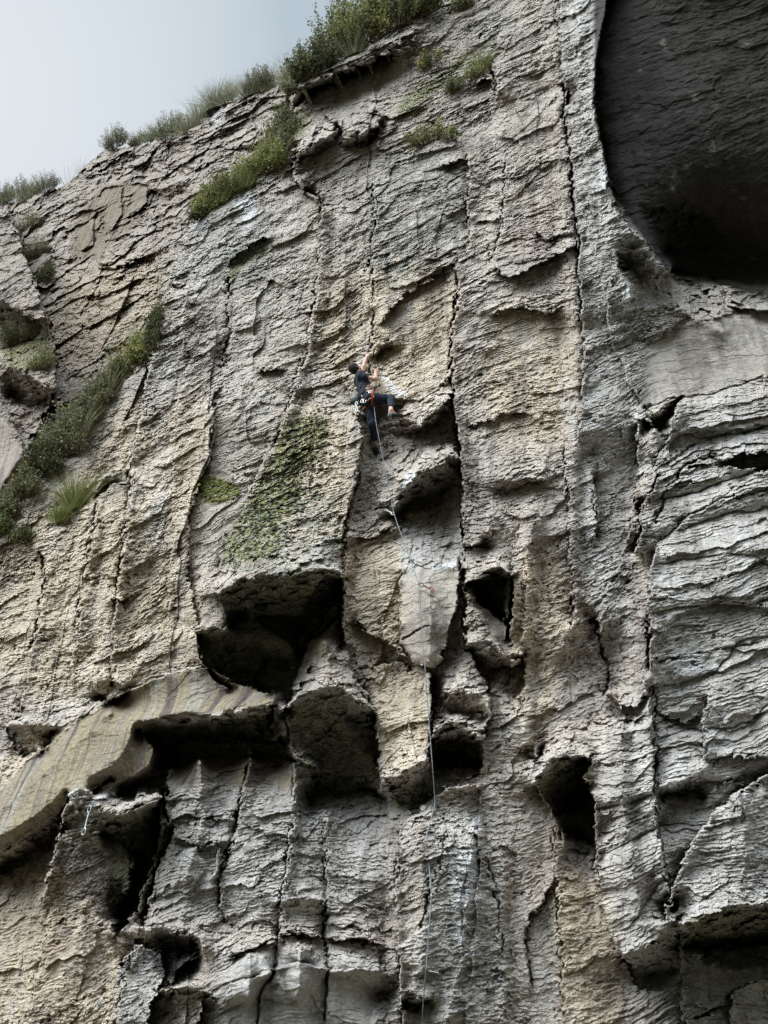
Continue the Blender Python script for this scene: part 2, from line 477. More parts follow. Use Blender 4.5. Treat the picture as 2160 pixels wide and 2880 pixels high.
# silhouettes
RIDGE = [(-360,1330),(-100,1240),(0,1150),(40,1085),(90,1030),(130,1000),(200,900),(250,835),(310,790),(338,745),(352,640),(380,560),
         (412,490),(480,432),(560,380),(612,338),(628,280),(632,215),(645,178),(700,135),(780,100),(860,55),(900,20),(945,0),(1040,-60),(1200,-330),(1300,-420)]
SKY = [(-360,470),(-100,430),(0,440),(40,432),(80,420),(125,405),(165,385),(190,355),(215,330),(250,318),(300,312),(350,300),(400,285),(428,262),(447,236),
       (500,214),(560,196),(600,184),(632,176),(645,172),(700,130),(780,95),(860,50),(900,16),(945,-5),(1040,-66),(1200,-330),(1320,-400),(2100,-420)]
BUTT = [(-400,400),(0,447),(22,470),(45,520),(62,580),(85,650),(105,690),(118,760),(122,840),(100,880),(70,940),(55,1000),(40,1060),(0,1145),(-400,1400)]

# ------------------------------------------------------------------ interpolation (screened Laplace, coarse to fine)
GX0, GX1, GY0, GY1, G = -120, 1790, -90, 2330, 2.0

def dense(pts, step=1.0):
    p = np.array(pts, float)
    seg = np.linalg.norm(np.diff(p, axis=0), axis=1)
    s = np.concatenate([[0], np.cumsum(seg)])
    n = max(2, int(s[-1] / step))
    q = np.linspace(0, s[-1], n)
    k = np.interp(q, s, np.arange(len(p)))
    return np.interp(q, s, p[:, 0]), np.interp(q, s, p[:, 1]), k

def rasterise():
    W = int((GX1 - GX0) / G); H = int((GY1 - GY0) / G)
    acc = np.zeros((H, W)); cnt = np.zeros((H, W))
    for i, (pts, a, b, jit) in enumerate(LINES):
        x, y, k = dense(pts, 0.8)
        jx = 5.0 * jit * fbm(x * .018 + i * 3.1, y * .018, 5, 100 + i, .62)
        jy = 5.0 * jit * fbm(x * .018 - i * 1.7, y * .018, 5, 300 + i, .62)
        x = x + jx; y = y + jy
        dx = np.gradient(x); dy = np.gradient(y)
        sm = np.ones(9) / 9
        if len(dx) > 12:
            dx = np.convolve(np.pad(dx, 4, 'edge'), sm, 'valid'); dy = np.convolve(np.pad(dy, 4, 'edge'), sm, 'valid')
        l = np.hypot(dx, dy) + 1e-9
        nx, ny = dy / l, -dx / l
        idx = np.arange(len(pts))
        va = np.interp(k, idx, a) if isinstance(a, (list, tuple)) else np.full(len(x), float(a))
        vb = np.interp(k, idx, b) if isinstance(b, (list, tuple)) else np.full(len(x), float(b))
        rough = .05 * fbm(x * .03, y * .03 + i, 3, 500 + i)
        # edges die out at their two ends
        n = len(x); t = np.arange(n) / max(1, n - 1)
        fade = np.clip(np.minimum(t, 1 - t) * n / 14.0, 0, 1)
        mid = (va + vb) / 2
        va = mid + (va - mid) * fade + rough; vb = mid + (vb - mid) * fade + rough
        for off, v in ((0.75 * G, va), (-0.75 * G, vb)):
            ix = np.floor((x + nx * off - GX0) / G).astype(int); iy = np.floor((y + ny * off - GY0) / G).astype(int)
            m = (ix >= 0) & (ix < W) & (iy >= 0) & (iy < H)
            np.add.at(acc, (iy[m], ix[m]), v[m]); np.add.at(cnt, (iy[m], ix[m]), 1)
    return acc, cnt

def solve(acc, cnt, reach=170.0):
    pyr = [(acc, cnt)]
    while min(pyr[-1][0].shape) > 24:
        a, c = pyr[-1]
        H, W = (a.shape[0] // 2) * 2, (a.shape[1] // 2) * 2
        pyr.append((a[:H, :W].reshape(H // 2, 2, W // 2, 2).sum((1, 3)), c[:H, :W].reshape(H // 2, 2, W // 2, 2).sum((1, 3))))
    h = None
    for lv in range(len(pyr) - 1, -1, -1):
        a, c = pyr[lv]
        m = c > 0
        v = a / np.maximum(c, 1)
        g = G * 2 ** lv
        k = 4 + (g / reach) ** 2
        if h is None:
            h = np.zeros(a.shape)
        else:
            h = np.repeat(np.repeat(h, 2, 0), 2, 1)
            h = np.pad(h, ((0, max(0, a.shape[0] - h.shape[0])), (0, max(0, a.shape[1] - h.shape[1]))), 'edge')[:a.shape[0], :a.shape[1]]
        h[m] = v[m]
        for _ in range(70 if lv else 40):
            p = np.pad(h, 1, 'edge')
            h = (p[:-2, 1:-1] + p[2:, 1:-1] + p[1:-1, :-2] + p[1:-1, 2:]) / k
            h[m] = v[m]
    return h

def bilin(F, sx, sy):
    x = np.clip((sx - GX0) / G - .5, 0, F.shape[1] - 1.001); y = np.clip((sy - GY0) / G - .5, 0, F.shape[0] - 1.001)
    ix = x.astype(int); iy = y.astype(int); fx = x - ix; fy = y - iy
    return (F[iy, ix] * (1 - fx) * (1 - fy) + F[iy, ix + 1] * fx * (1 - fy) + F[iy + 1, ix] * (1 - fx) * fy + F[iy + 1, ix + 1] * fx * fy)

def inpoly(x, y, poly):
    p = np.array(poly, float)
    res = np.zeros(x.shape, bool)
    j = len(p) - 1
    for i in range(len(p)):
        c = (p[i, 1] > y) != (p[j, 1] > y)
        if c.any():
            xx = (p[j, 0] - p[i, 0]) * (y - p[i, 1]) / (p[j, 1] - p[i, 1] + 1e-12) + p[i, 0]
            res ^= c & (x < xx)
        j = i
    return res

RELIEF = solve(*rasterise())

# open cracks: (points, depth, half width in survey units)
CRACKS = [
 ([(692,440),(690,520),(688,600),(668,700),(660,760),(632,840),(608,920),(590,960)], .16, 3),
 ([(805,400),(812,480),(800,560),(806,640),(808,700),(800,770),(795,900)], .16, 2.5),
 ([(985,560),(984,640),(978,720),(974,800),(978,850),(984,900),(992,960),(998,1030),(1000,1120),(1000,1220),(1003,1300),(1005,1390)], .35, 3.5),
 ([(470,840),(462,900),(450,1000),(425,1060),(408,1120)], .12, 2.5),
 ([(495,600),(490,700),(486,800)], .12, 3),
 ([(1215,180),(1217,260),(1230,330),(1240,450),(1250,560),(1253,690)], .22, 3),
 ([(1215,960),(1222,1060),(1228,1180),(1234,1300),(1236,1345)], .22, 2.6),
 ([(1290,1000),(1283,1080),(1290,1160),(1280,1170)], .14, 3),
 ([(1280,1340),(1300,1400),(1318,1450),(1310,1500)], .25, 5),
 ([(545,1620),(530,1680),(512,1755),(500,1825),(478,1885),(470,1950)], .25, 3.5),
 ([(635,1645),(632,1760),(618,1885),(603,1975),(598,2060),(590,2110),(562,2150),(558,2230)], .14, 3),
 ([(700,1760),(705,1945),(702,2025),(710,2085),(702,2230)], .16, 3),
 ([(500,2064),(550,2048),(600,2030)], .16, 2.5),
 ([(602,2022),(640,2018),(700,2026),(760,2036),(822,2044)], .18, 3),
 ([(240,2230),(262,2120),(300,2030),(320,1960)], .10, 2.5),
 ([(1415,1480),(1415,1620),(1417,1740),(1432,1860),(1457,1960)], .18, 3.5),
 ([(1200,1905),(1170,1950),(1142,1990),(1138,2060),(1150,2140)], .22, 3),
 ([(1195,1790),(1200,1900),(1210,2050),(1218,2220)], .15, 3),
 ([(1040,1830),(1060,1890),(1078,1990),(1082,2060)], .14, 2.5),
 ([(930,1900),(920,1960),(905,2000)], .16, 3),
 ([(965,1800),(950,1850),(940,1900)], .12, 2.5),
 ([(1075,205),(1070,170),(1062,130)], .2, 3),
 ([(1010,340),(1012,430),(1010,560)], .10, 2.5),
 ([(1090,350),(1088,470),(1075,520),(1060,560)], .12, 2.5),
 ([(395,2040),(380,2100),(360,2135)], .2, 3),
 ([(285,1000),(278,1080),(262,1200),(248,1300)], .15, 5),
 ([(215,1080),(200,1150),(180,1250),(165,1350)], .12, 4),
 ([(90,1190),(98,1250),(85,1330),(70,1400)], .18, 5),
 ([(770,900),(783,960),(768,1050),(750,1110),(742,1200)], .15, 4),
 ([(855,1385),(870,1380),(925,1350)], .12, 2),
 ([(1525,660),(1540,600),(1560,640),(1570,665)], .12, 2.5),
 ([(1390,880),(1450,862),(1540,850),(1600,828),(1690,802)], .14, 2.5),
 ([(1545,980),(1480,1010),(1440,1060),(1410,1130)], .2, 4),
 ([(1659,920),(1580,935),(1500,960),(1440,1000)], .12, 3),
 ([(1659,1060),(1560,1075),(1480,1120),(1420,1170)], .12, 3),
 ([(1659,1210),(1560,1250),(1420,1300)], .06, 3),
 ([(1659,1380),(1560,1400),(1410,1430)], .10, 3),
 ([(1580,2140),(1560,2180),(1500,2200)], .25, 5),
]
def grooves():
    F = np.zeros(RELIEF.shape)
    for i, (pts, dep, wd) in enumerate(CRACKS):
        x, y, k = dense(pts, .8)
        x = x + 9 * fbm(x * .02 + i, y * .02, 5, 700 + i, .6); y = y + 3 * fbm(x * .03, y * .03, 3, 720 + i)
        dp = dep * np.clip(.75 + .9 * fbm(x * .025, y * .025 + i, 4, 740 + i, .6) * 1.6, .03, 1.4)
        w_ = wd * np.clip(.72 + .8 * fbm(x * .03, y * .03 + i, 3, 760 + i), .35, 1.8)
        for ox in range(-4, 5):
            for oy in range(-3, 4):
                ix = np.floor((x - GX0) / G).astype(int) + ox; iy = np.floor((y - GY0) / G).astype(int) + oy
                m = (ix >= 0) & (ix < F.shape[1]) & (iy >= 0) & (iy < F.shape[0])
                val = dp * np.clip(1.25 - np.hypot(ox * G, oy * G) / w_, 0, 1)
                np.maximum.at(F, (iy[m], ix[m]), val[m])
    return F
GROOVE = grooves()

# relief inside the big roofs is one continuous rock mass: take the survey lines' creases out of it
def ease(poly, r, feather):
    global RELIEF
    gy, gx = np.mgrid[0:RELIEF.shape[0], 0:RELIEF.shape[1]]
    m = box_blur(inpoly(GX0 + (gx + .5) * G, GY0 + (gy + .5) * G, poly).astype(float), feather)
    RELIEF = RELIEF * (1 - m) + box_blur(RELIEF, r) * m

# buttress steps: (edge line from top to bottom, which side stands forward, metres, width of the return face)
STEPS = [
 ([(985,560),(980,760),(984,900),(998,1030),(1000,1220),(1004,1400)], 1, .22, 9),
 ([(1196,-80),(1212,230),(1236,450),(1252,690),(1250,960)], 1, .32, 14),
 ([(1425,1000),(1385,1120),(1400,1240),(1408,1480),(1415,1740),(1455,1960)], 1, .32, 16),
 ([(350,600),(330,760),(300,900),(275,1100),(255,1260),(240,1475)], 1, .30, 16),
 ([(772,900),(782,960),(766,1050),(745,1160),(742,1245)], -1, .26, 12),
 ([(474,830),(450,1000),(410,1120),(405,1240),(425,1360)], 1, .20, 14),
 ([(545,1640),(512,1755),(478,1885),(468,1960)], 1, .16, 14),
 ([(640,1660),(618,1885),(600,2000),(560,2150),(556,2240)], -1, .14, 8),
 ([(866,1795),(858,1990),(866,2240)], 1, .30, 10),
 ([(1280,1700),(1292,1900),(1345,2060)], 1, .22, 12),
 ([(692,420),(690,600),(660,760),(610,920)], -1, .14, 10),
 ([(810,380),(800,560),(806,700)], 1, .12, 10),
 ([(1150,1100),(1130,1330),(1132,1600)], -1, .18, 12),
 ([(1235,960),(1236,1180),(1240,1345)], -1, .12, 8),
 ([(1085,60),(1092,350),(1072,560)], 1, .14, 12),
 ([(210,1060),(180,1250),(150,1480)], 1, .20, 12),
 ([(100,1150),(92,1300),(50,1500)], 1, .18, 12),
 ([(120,1850),(70,2100),(55,2240)], 1, .16, 12),
 ([(245,2020),(262,2120),(250,2240)], 1, .18, 10),
 ([(1085,1830),(1080,2000),(1088,2240)], -1, .16, 10),
 ([(1200,1820),(1212,2040),(1218,2240)], 1, .14, 10),
]
def steps(x, y):
    h = np.zeros(x.shape)
    for i, (pts, side, amp, wd) in enumerate(STEPS):
        px = np.array([p[0] for p in pts], float); py = np.array([p[1] for p in pts], float)
        f = np.interp(y, py, px) + 9 * fbm(y * .012 + i * 5, y * 0 + i, 4, 800 + i, .6)
        d = (x - f) * side
        fade = smooth(py[0] - 60, py[0] + 40, y) * (1 - smooth(py[-1] - 40, py[-1] + 60, y))
        h += 1.15 * amp * smooth(-3.2 * wd, 0, d) * np.exp(-np.maximum(d, 0) / 190.0) * fade
    return h



_sx = np.array([p[0] for p in SKY], float); _sy = np.array([p[1] for p in SKY], float)
_rx = np.array([p[0] for p in RIDGE], float); _ry = np.array([p[1] for p in RIDGE], float)
def sky_y(x):
    return np.interp(x, _sx, _sy) + 9 * fbm(x * .025, x * 0 + 3, 5, 41, .6) + 7 * (_hash(np.floor(x / 17.0).astype(np.int64), np.zeros(np.shape(x), np.int64), 7) - .5)

def smooth(a, b, x):
    t = np.clip((x - a) / (b - a), 0, 1); return t * t * (3 - 2 * t)

# albedo and texture zones, as polygons in the survey frame: (name, polygon, feather)
ZONES = [
 ('smooth', [(1282,-80),(1290,260),(1312,400),(1400,530),(1450,590),(1560,620),(1800,640),(1800,-80)], 8),
 ('smooth', [(1400,760),(1480,695),(1560,690),(1659,660),(1800,660),(1800,800),(1659,812),(1600,830),(1520,868),(1462,856),(1390,880)], 10),
 ('smooth', [(866,1245),(930,1226),(990,1230),(988,1300),(960,1395),(940,1445),(895,1432),(865,1385)], 5),
 ('smooth', [(275,1495),(330,1468),(452,1440),(500,1475),(590,1500),(590,1517),(450,1541),(330,1552),(370,1600),(372,1660),(300,1690),(190,1702),(145,1712),(132,1752),(0,1842),(-60,1880),(-60,1740),(0,1712),(60,1640),(120,1600),(165,1560)], 6),
 ('smooth', [(1010,1290),(1098,1350),(1098,1420),(1060,1360)], 5),
 ('smooth', [(690,1345),(740,1334),(735,1400),(705,1400),(668,1420),(668,1384)], 5),
 ('smooth', [(225,405),(262,400),(262,455),(245,490),(228,480)], 5),
 ('smooth', [(285,400),(318,400),(316,440),(285,465)], 5),
 ('smooth', [(165,490),(205,475),(200,525),(170,540)], 5),
 ('smooth', [(500,1312),(690,1290),(700,1320),(660,1400),(600,1470),(500,1460),(440,1420),(430,1365),(487,1360)], 12),
 ('smooth', [(590,1540),(615,1545),(620,1590),(590,1598)], 4),
 ('bedz', [(320,1640),(860,1700),(860,2230),(440,2230),(470,2060),(290,1990)], 25),
 ('bedz', [(1270,1600),(1400,1440),(1390,1000),(1480,880),(1720,830),(1720,2230),(1400,2230),(1330,2060)], 30),
 ('stack', [(1400,900),(1480,880),(1720,830),(1720,1680),(1590,1720),(1470,1860),(1420,1800),(1410,1300)], 30),
 ('stack', [(1400,1500),(1290,1700),(1300,2000),(1440,2000),(1430,1700)], 20),
 ('stack', [(490,2060),(860,2050),(860,2230),(470,2230)], 16),
 ('bedz', [(140,1700),(200,1700),(220,1800),(140,1800)], 8),
 ('bedz', [(925,1480),(1050,1480),(1050,1600),(930,1600)], 12),
 ('streak', [(275,1495),(330,1468),(452,1440),(500,1475),(590,1500),(590,1517),(450,1541),(330,1552),(370,1600),(372,1660),(300,1690),(190,1702),(145,1712),(132,1752),(0,1842),(-60,1880),(-60,1740),(0,1712),(60,1640),(120,1600),(165,1560)], 5),
 ('streak', [(220,395),(330,395),(330,450),(200,560),(150,560),(160,480)], 10),
 ('streak', [(740,1340),(700,1340),(660,1400),(700,1430)], 8),
 ('streak', [(380,1640),(560,1625),(640,1660),(640,1700),(380,1700)], 14),
 ('smooth', [(498,2075),(598,2045),(700,2085),(820,2095),(820,2230),(480,2230)], 18),
 ('smooth', [(-30,860),(30,930),(45,980),(20,1040),(-30,1060)], 6),
 ('half', [(1400,1100),(1659,1080),(1700,1380),(1420,1360)], 30),
 ('stain_shade', [(200,1790),(345,1730),(340,1850),(262,2000),(230,1960),(240,1860)], 10),
 ('half', [(640,1500),(712,1480),(805,1530),(815,1700),(690,1700),(620,1560)], 6),
 # warm ochre rock
 ('tan', [(120,620),(230,560),(350,560),(330,700),(230,800),(120,820)], 50),
 ('tan', [(280,850),(470,850),(450,1000),(410,1120),(430,1440),(280,1480),(180,1500),(60,1500),(-60,1450),(-60,1150),(150,1080)], 60),
 ('tan', [(0,1640),(165,1560),(272,1496),(340,1480),(450,1450),(500,1500),(330,1552),(372,1660),(190,1702),(0,1842)], 20),
 ('tan', [(0,1880),(110,1870),(260,2010),(300,2080),(240,2230),(-60,2230),(-60,1880)], 30),
 ('tan', [(745,1160),(870,1160),(865,1400),(925,1480),(925,1640),(830,1680),(810,1520),(760,1340)], 25),
 ('tan', [(620,860),(760,900),(740,1200),(600,1200)], 40),
 ('tan', [(1110,1240),(1200,1150),(1235,1340),(1170,1600),(1130,1560),(1100,1390)], 30),
 ('tan', [(690,600),(980,560),(970,860),(860,900),(700,800)], 60),
 ('tan', [(1080,600),(1240,700),(1200,1000),(1020,900)], 70),
 ('tan', [(1200,1870),(1290,1900),(1350,2080),(1350,2230),(1220,2230)], 30),
 # grey and bluish rock
 ('grey', [(1200,-80),(1300,-80),(1300,400),(1450,600),(1420,760),(1360,1100),(1380,1500),(1240,1200),(1260,700)], 30),
 ('grey', [(1400,880),(1700,840),(1720,2230),(1360,2230),(1290,1700),(1400,1450)], 60),
 ('grey', [(470,2040),(860,2060),(860,2230),(440,2230)], 25),
 ('grey', [(350,1640),(850,1700),(860,1980),(300,2000)], 80),
 ('grey', [(365,560),(500,440),(620,420),(560,560),(400,650)], 50),
 ('grey', [(860,1130),(1000,1140),(1000,1240),(930,1230),(865,1245)], 20),
 ('grey', [(255,2080),(300,2040),(350,2050),(360,2110),(320,2230),(255,2230)], 12),
 ('grey', [(960,1750),(1040,1720),(1100,2100),(1000,2230),(880,2230)], 50),
 # grey-green lichen
 ('lich', [(810,340),(1000,330),(1010,560),(900,600),(815,640),(800,500)], 40),
 ('lich', [(490,520),(590,500),(580,620),(500,640)], 25),
 ('lich', [(640,1480),(712,1480),(805,1530),(800,1640),(650,1600)], 10),
 ('lich', [(475,1240),(520,1110),(600,1060),(740,1060),(740,1225),(560,1242)], 20),
 ('lich', [(1012,40),(1080,10),(1110,60),(1040,120)], 20),
 ('lich', [(200,1030),(280,1010),(275,1070),(210,1090)], 14),
 # moss
 ('moss', [(600,920),(640,900),(712,900),(700,960),(650,1010),(640,1090),(600,1120),(610,1190),(540,1215),(475,1225),(480,1180),(520,1110),(545,1060),(580,1010)], 22),
 ('moss', [(425,1035),(450,1030),(520,1050),(510,1075),(460,1090),(425,1080)], 8),
 ('moss', [(860,220),(960,150),(1020,95),(1030,110),(960,180),(900,230),(860,270)], 12),
 ('moss', [(490,590),(530,550),(590,515),(580,540),(520,580),(497,620)], 9),
 ('moss', [(600,330),(640,250),(700,200),(640,300),(500,420),(420,470)], 12),
 ('moss', [(20,1150),(60,1130),(90,1160),(60,1180)], 12),
 ('moss', [(0,740),(110,720),(120,800),(20,800)], 15),
 # white chalk and lime
 ('white', [(500,420),(545,415),(552,450),(540,490),(525,488),(520,450),(490,440)], 8),
 ('white', [(420,480),(450,450),(440,490),(415,510)], 8),
 ('white', [(812,795),(840,820),(880,850),(870,860),(835,840)], 5),
 ('white', [(860,1060),(890,1015),(900,1030),(870,1060)], 5),
 ('white', [(1330,540),(1345,600),(1330,660),(1310,740),(1340,700),(1370,660),(1350,560)], 20),
 ('white', [(1290,300),(1312,380),(1318,450),(1300,400)], 8),
 ('white', [(1370,905),(1395,900),(1385,925),(1372,950)], 5),
 ('white', [(1030,1735),(1045,1760),(1035,1810),(1020,1800)], 10),
 ('white', [(1000,1830),(1035,1850),(1010,1960),(1000,2080),(985,2040)], 14),
 ('white', [(975,1890),(1010,1885),(1010,1905),(975,1905)], 10),
 ('white', [(145,1722),(160,1705),(192,1706),(170,1720),(150,1745)], 4),
 ('white', [(180,1745),(200,1728),(250,1695),(240,1705),(200,1750)], 4),
 ('white', [(860,1135),(900,1130),(900,1145),(860,1150)], 6),
 ('white', [(930,1222),(990,1215),(990,1228),(930,1232)], 5),
 ('white', [(440,260),(500,220),(480,250),(455,275)], 8),
 ('white', [(1020,1405),(1050,1380),(1060,1400),(1030,1415)], 5),
 ('white', [(1430,1440),(1500,1420),(1560,1430),(1480,1450)], 14),
 # black stains, with the shade of roofs and caves painted in
 ('stain_shade', [(466,1283),(510,1257),(575,1242),(650,1232),(700,1230),(743,1246),(740,1334),(668,1384),(636,1478),(600,1500),(500,1486),(462,1475),(434,1425),(425,1362),(487,1357)], 3),  # main cave: real stains, plus underside shade painted up to the lip
 ('stain_shade', [(625,1545),(660,1520),(712,1500),(790,1540),(812,1640),(820,1715),(690,1715),(660,1650),(632,1625)], 8),
 ('stain_shade', [(1380,430),(1500,440),(1560,500),(1470,520),(1400,490)], 8),
 ('stain_shade', [(1480,1990),(1580,1965),(1720,1960),(1720,2040),(1500,2050)], 8),
 ('stain_shade', [(1160,1690),(1210,1640),(1275,1635),(1285,1820),(1215,1800)], 6),
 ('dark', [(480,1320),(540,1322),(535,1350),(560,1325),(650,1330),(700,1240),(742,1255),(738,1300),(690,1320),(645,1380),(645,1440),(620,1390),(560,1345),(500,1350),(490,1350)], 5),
 ('stain_shade', [(1012,1265),(1080,1230),(1108,1242),(1100,1345),(1040,1300)], 4),
 ('stain_shade', [(425,1365),(500,1362),(520,1400),(450,1420)], 8),
 ('stain_shade', [(300,1580),(590,1545),(640,1640),(360,1660)], 10),
 ('stain_shade', [(680,1640),(815,1620),(822,1720),(680,1720)], 10),
 ('stain_shade', [(840,1700),(940,1690),(935,1740),(860,1745)], 8),
 ('stain_shade', [(935,1600),(1030,1600),(1035,1660),(940,1660)], 8),
 ('rust', [(80,1960),(130,1930),(170,2000),(180,2120),(150,2230),(60,2230)], 24),
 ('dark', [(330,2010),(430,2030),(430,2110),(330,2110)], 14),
 ('pale', [(498,2075),(598,2045),(700,2085),(820,2095),(820,2230),(480,2230)], 14),
 ('pale', [(390,1800),(470,1850),(455,1940),(360,1930)], 18),
 ('pale', [(1200,-80),(1275,-80),(1290,380),(1420,580),(1400,700),(1280,900),(1255,700)], 25),
 ('pale', [(1420,1250),(1659,1180),(1700,1460),(1420,1480)], 40),
 ('pale', [(280,700),(400,700),(380,1150),(290,1300)], 40),
 ('pale', [(870,1700),(1030,1700),(1040,1900),(880,1900)], 30),
 ('pale', [(1000,560),(1230,620),(1200,760),(1000,800)], 60),
 ('dark', [(1282,-80),(1290,260),(1312,400),(1400,530),(1450,590),(1800,640),(1800,-80)], 8),  # underside shade of the big roof painted as near-black rock
 # rusty red-brown
 ('rust', [(500,1240),(540,1200),(600,1210),(590,1240)], 20),
 ('rust', [(900,540),(940,520),(950,560),(905,570)], 20),
 ('rust', [(1440,1900),(1480,1880),(1490,1960),(1440,1980)], 25),
 ('rust', [(1395,1600),(1440,1620),(1420,1680),(1395,1660)], 20),
 ('rust', [(300,860),(420,880),(400,960),(300,960)], 50),
 ('rust', [(1080,380),(1200,420),(1200,560),(1090,560)], 60),
]

def box_blur(F, r):
    r = int(r)
    if r < 1: return F
    for _ in range(2):
        for ax in (0, 1):
            pad = [(0, 0), (0, 0)]; pad[ax] = (r + 1, r)
            c = np.cumsum(np.pad(F, pad, 'edge'), axis=ax)
            F = (c[2*r+1:] - c[:-2*r-1]) / (2*r+1) if ax == 0 else (c[:, 2*r+1:] - c[:, :-2*r-1]) / (2*r+1)
    return F

ease([(1330,-90),(1345,300),(1400,450),(1470,545),(1790,560),(1790,-90)], 14, 14)
ease([(505,1285),(620,1262),(700,1258),(725,1290),(690,1330),(630,1400),(600,1460),(500,1455),(455,1400),(510,1370)], 5, 5)
ease([(650,1560),(712,1510),(780,1545),(795,1690),(700,1690),(655,1620)], 6, 6)
_gy, _gx = np.mgrid[0:RELIEF.shape[0], 0:RELIEF.shape[1]]
_gx = GX0 + (_gx + .5) * G; _gy = GY0 + (_gy + .5) * G
_wx = _gx + 9 * fbm(_gx * .02, _gy * .02, 4, 71, .6); _wy = _gy + 9 * fbm(_gx * .02, _gy * .02, 4, 79, .6)
MASK = {}
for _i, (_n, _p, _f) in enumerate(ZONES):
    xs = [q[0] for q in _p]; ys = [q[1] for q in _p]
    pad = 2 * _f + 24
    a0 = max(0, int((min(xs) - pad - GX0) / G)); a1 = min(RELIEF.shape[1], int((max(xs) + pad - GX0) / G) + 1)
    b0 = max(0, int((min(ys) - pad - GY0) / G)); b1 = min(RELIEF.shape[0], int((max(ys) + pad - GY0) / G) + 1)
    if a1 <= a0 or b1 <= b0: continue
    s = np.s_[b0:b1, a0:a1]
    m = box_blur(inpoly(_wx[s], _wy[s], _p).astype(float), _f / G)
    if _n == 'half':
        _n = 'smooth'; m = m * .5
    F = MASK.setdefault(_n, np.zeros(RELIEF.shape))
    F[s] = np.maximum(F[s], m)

# ------------------------------------------------------------------ fine relief: plates, ledges, beds
def detail(sx, sy, back=None):
    """small relief in metres at survey points, driven by true wall coordinates (u along, v up)"""
    p = at(sx, sy, 0.0)
    u = (p - P0) @ UDIR / S
    v = p[..., 2] / S
    sc_ = 1.0 if back is None else np.where(back, .85, 1.0)
    u = u * sc_; v = v * sc_
    sm = bilin(MASK['smooth'], sx, sy)
    # beds dip differently across the wall
    dip = 0.06 * u + 0.42 * fbm(u * .30, v * .30, 3, 3)
    right = smooth(1350, 1480, sx)
    dip = dip + right * (-.12 * (u - 4))
    wv = v - dip + .07 * fbm(u * 1.3, v * 1.3, 4, 5)
    big = .18 * fbm(u * .45, v * .35, 3, 11) + .09 * fbm(u * 1.6, wv * 1.8, 4, 12, .6)
    # joints make tall facets
    r, a, b, ox, oy, e = cells(u * .75 + .25 * fbm(u, v, 3, 8), wv * .40, 21)
    fac = (r - .5) * .13 + a * ox * .18 + b * oy * .05
    # tall columns whose faces turn left or right
    cw = .5 * fbm(u * .5, v * .25, 4, 51, .6)
    rc, ac, bc, oxc, oyc, ec = cells(u * .85 + cw * 1.2, v * .18 + .4 * fbm(u * .8, v * .3, 2, 52), 53)
    cols = (rc - .5) * .07 + np.sign(ac) * (.10 + .5 * np.abs(ac)) * oxc * .62
    # sparse bold blocks standing out or fallen away, each with a drop below
    q0 = .30 * fbm(u * 1.4, wv * 2.4, 4, 13, .6)
    r0, a0, b0, ox0, oy0, e0 = cells(u * 1.25 + q0, wv * 2.7 + q0 * 1.5, 26)
    blk = smooth(.78, .80, r0) * (.06 - .10 * oy0) - smooth(.20, .18, r0) * .06 + a0 * ox0 * .07
    # flat plates with a drop under each
    q = .34 * fbm(u * 2.6, wv * 5.0, 4, 14, .6)
    r1, a1, b1, ox1, oy1, e1 = cells(u * 4.6 + q * 1.5, wv * 12.5 + q * 3.2, 22)
    pl = (r1 - .5) * .048 + a1 * ox1 * .045 - (.018 + .04 * b1) * oy1
    q2 = .42 * fbm(u * 7, wv * 13.0, 4, 15, .6)
    r2, a2, b2, ox2, oy2, e2 = cells(u * 9.5 + q2 * 1.3, wv * 26.0 + q2 * 3, 23)
    pl2 = (r2 - .5) * .042 + a2 * ox2 * .02 - (.018 + .02 * b2) * oy2
    r3, a3, b3, ox3, oy3, e3 = cells(u * 20.0 + q2 * 2, wv * 46.0 + q2 * 3, 24)
    pl3 = (r3 - .5) * .022 - .010 * oy3
    patch = smooth(-.30, .35, fbm(u * .8, wv * 1.3, 3, 31))
    patch2 = smooth(-.35, .30, fbm(u * 1.7 + 9, wv * 2.9, 3, 32))
    # beds: overhanging saw-tooth ledges of uneven thickness
    t = wv * 5.5 + 1.1 * fbm(u * .8, wv * 2.0, 4, 33, .6) + .35 * fbm(u * 5.0, wv * 6.0, 3, 34)
    saw = np.floor(t) + 1 - t
    amp = _hash(np.floor(t).astype(np.int64), np.floor(u * 1.1 + .6 * fbm(u, v, 2, 37)).astype(np.int64), 9)
    beds = saw ** 1.5 * (.004 + .070 * amp ** 2.5)
    t2 = wv * 22 + 1.1 * fbm(u * 1.6, wv * 3.0, 4, 35, .6) + .45 * fbm(u * 10.0, wv * 14.0, 2, 36)
    beds2 = (np.floor(t2) + 1 - t2) ** 1.5 * .021 * smooth(-.30, .25, fbm(u * 1.8, wv * 5, 3, 38))
    bz = bilin(MASK['bedz'], sx, sy)
    bed_w = 1.0 * bz + (1 - .6 * bz) * (.22 + .40 * smooth(0, .35, fbm(u * .35 + 4, v * .35, 2, 39))) + .2 * right
    cmask = smooth(-.3, .3, fbm(u * .35 - 7, v * .25, 2, 58)) * (1 - .6 * bz)
    rgh = .22 + 1.0 * smooth(-.35, .4, fbm(u * .55 + 3, wv * .8, 4, 57, .6))
    # small dark holes where chips fell out
    pit = -.07 * smooth(.34, .44, fbm(u * 3.6, wv * 7.0, 4, 47, .62)) - .03 * smooth(.30, .42, fbm(u * 11, wv * 20.0, 3, 48))
    # thick rounded beds stacked on the right-hand wall
    t3 = wv * 1.7 + .8 * fbm(u * .5, wv * .9, 3, 61) + .15 * fbm(u * 2, wv * 3, 3, 62)
    f3 = t3 - np.floor(t3)
    h3 = _hash(np.floor(t3).astype(np.int64), np.zeros(t3.shape, np.int64), 63)
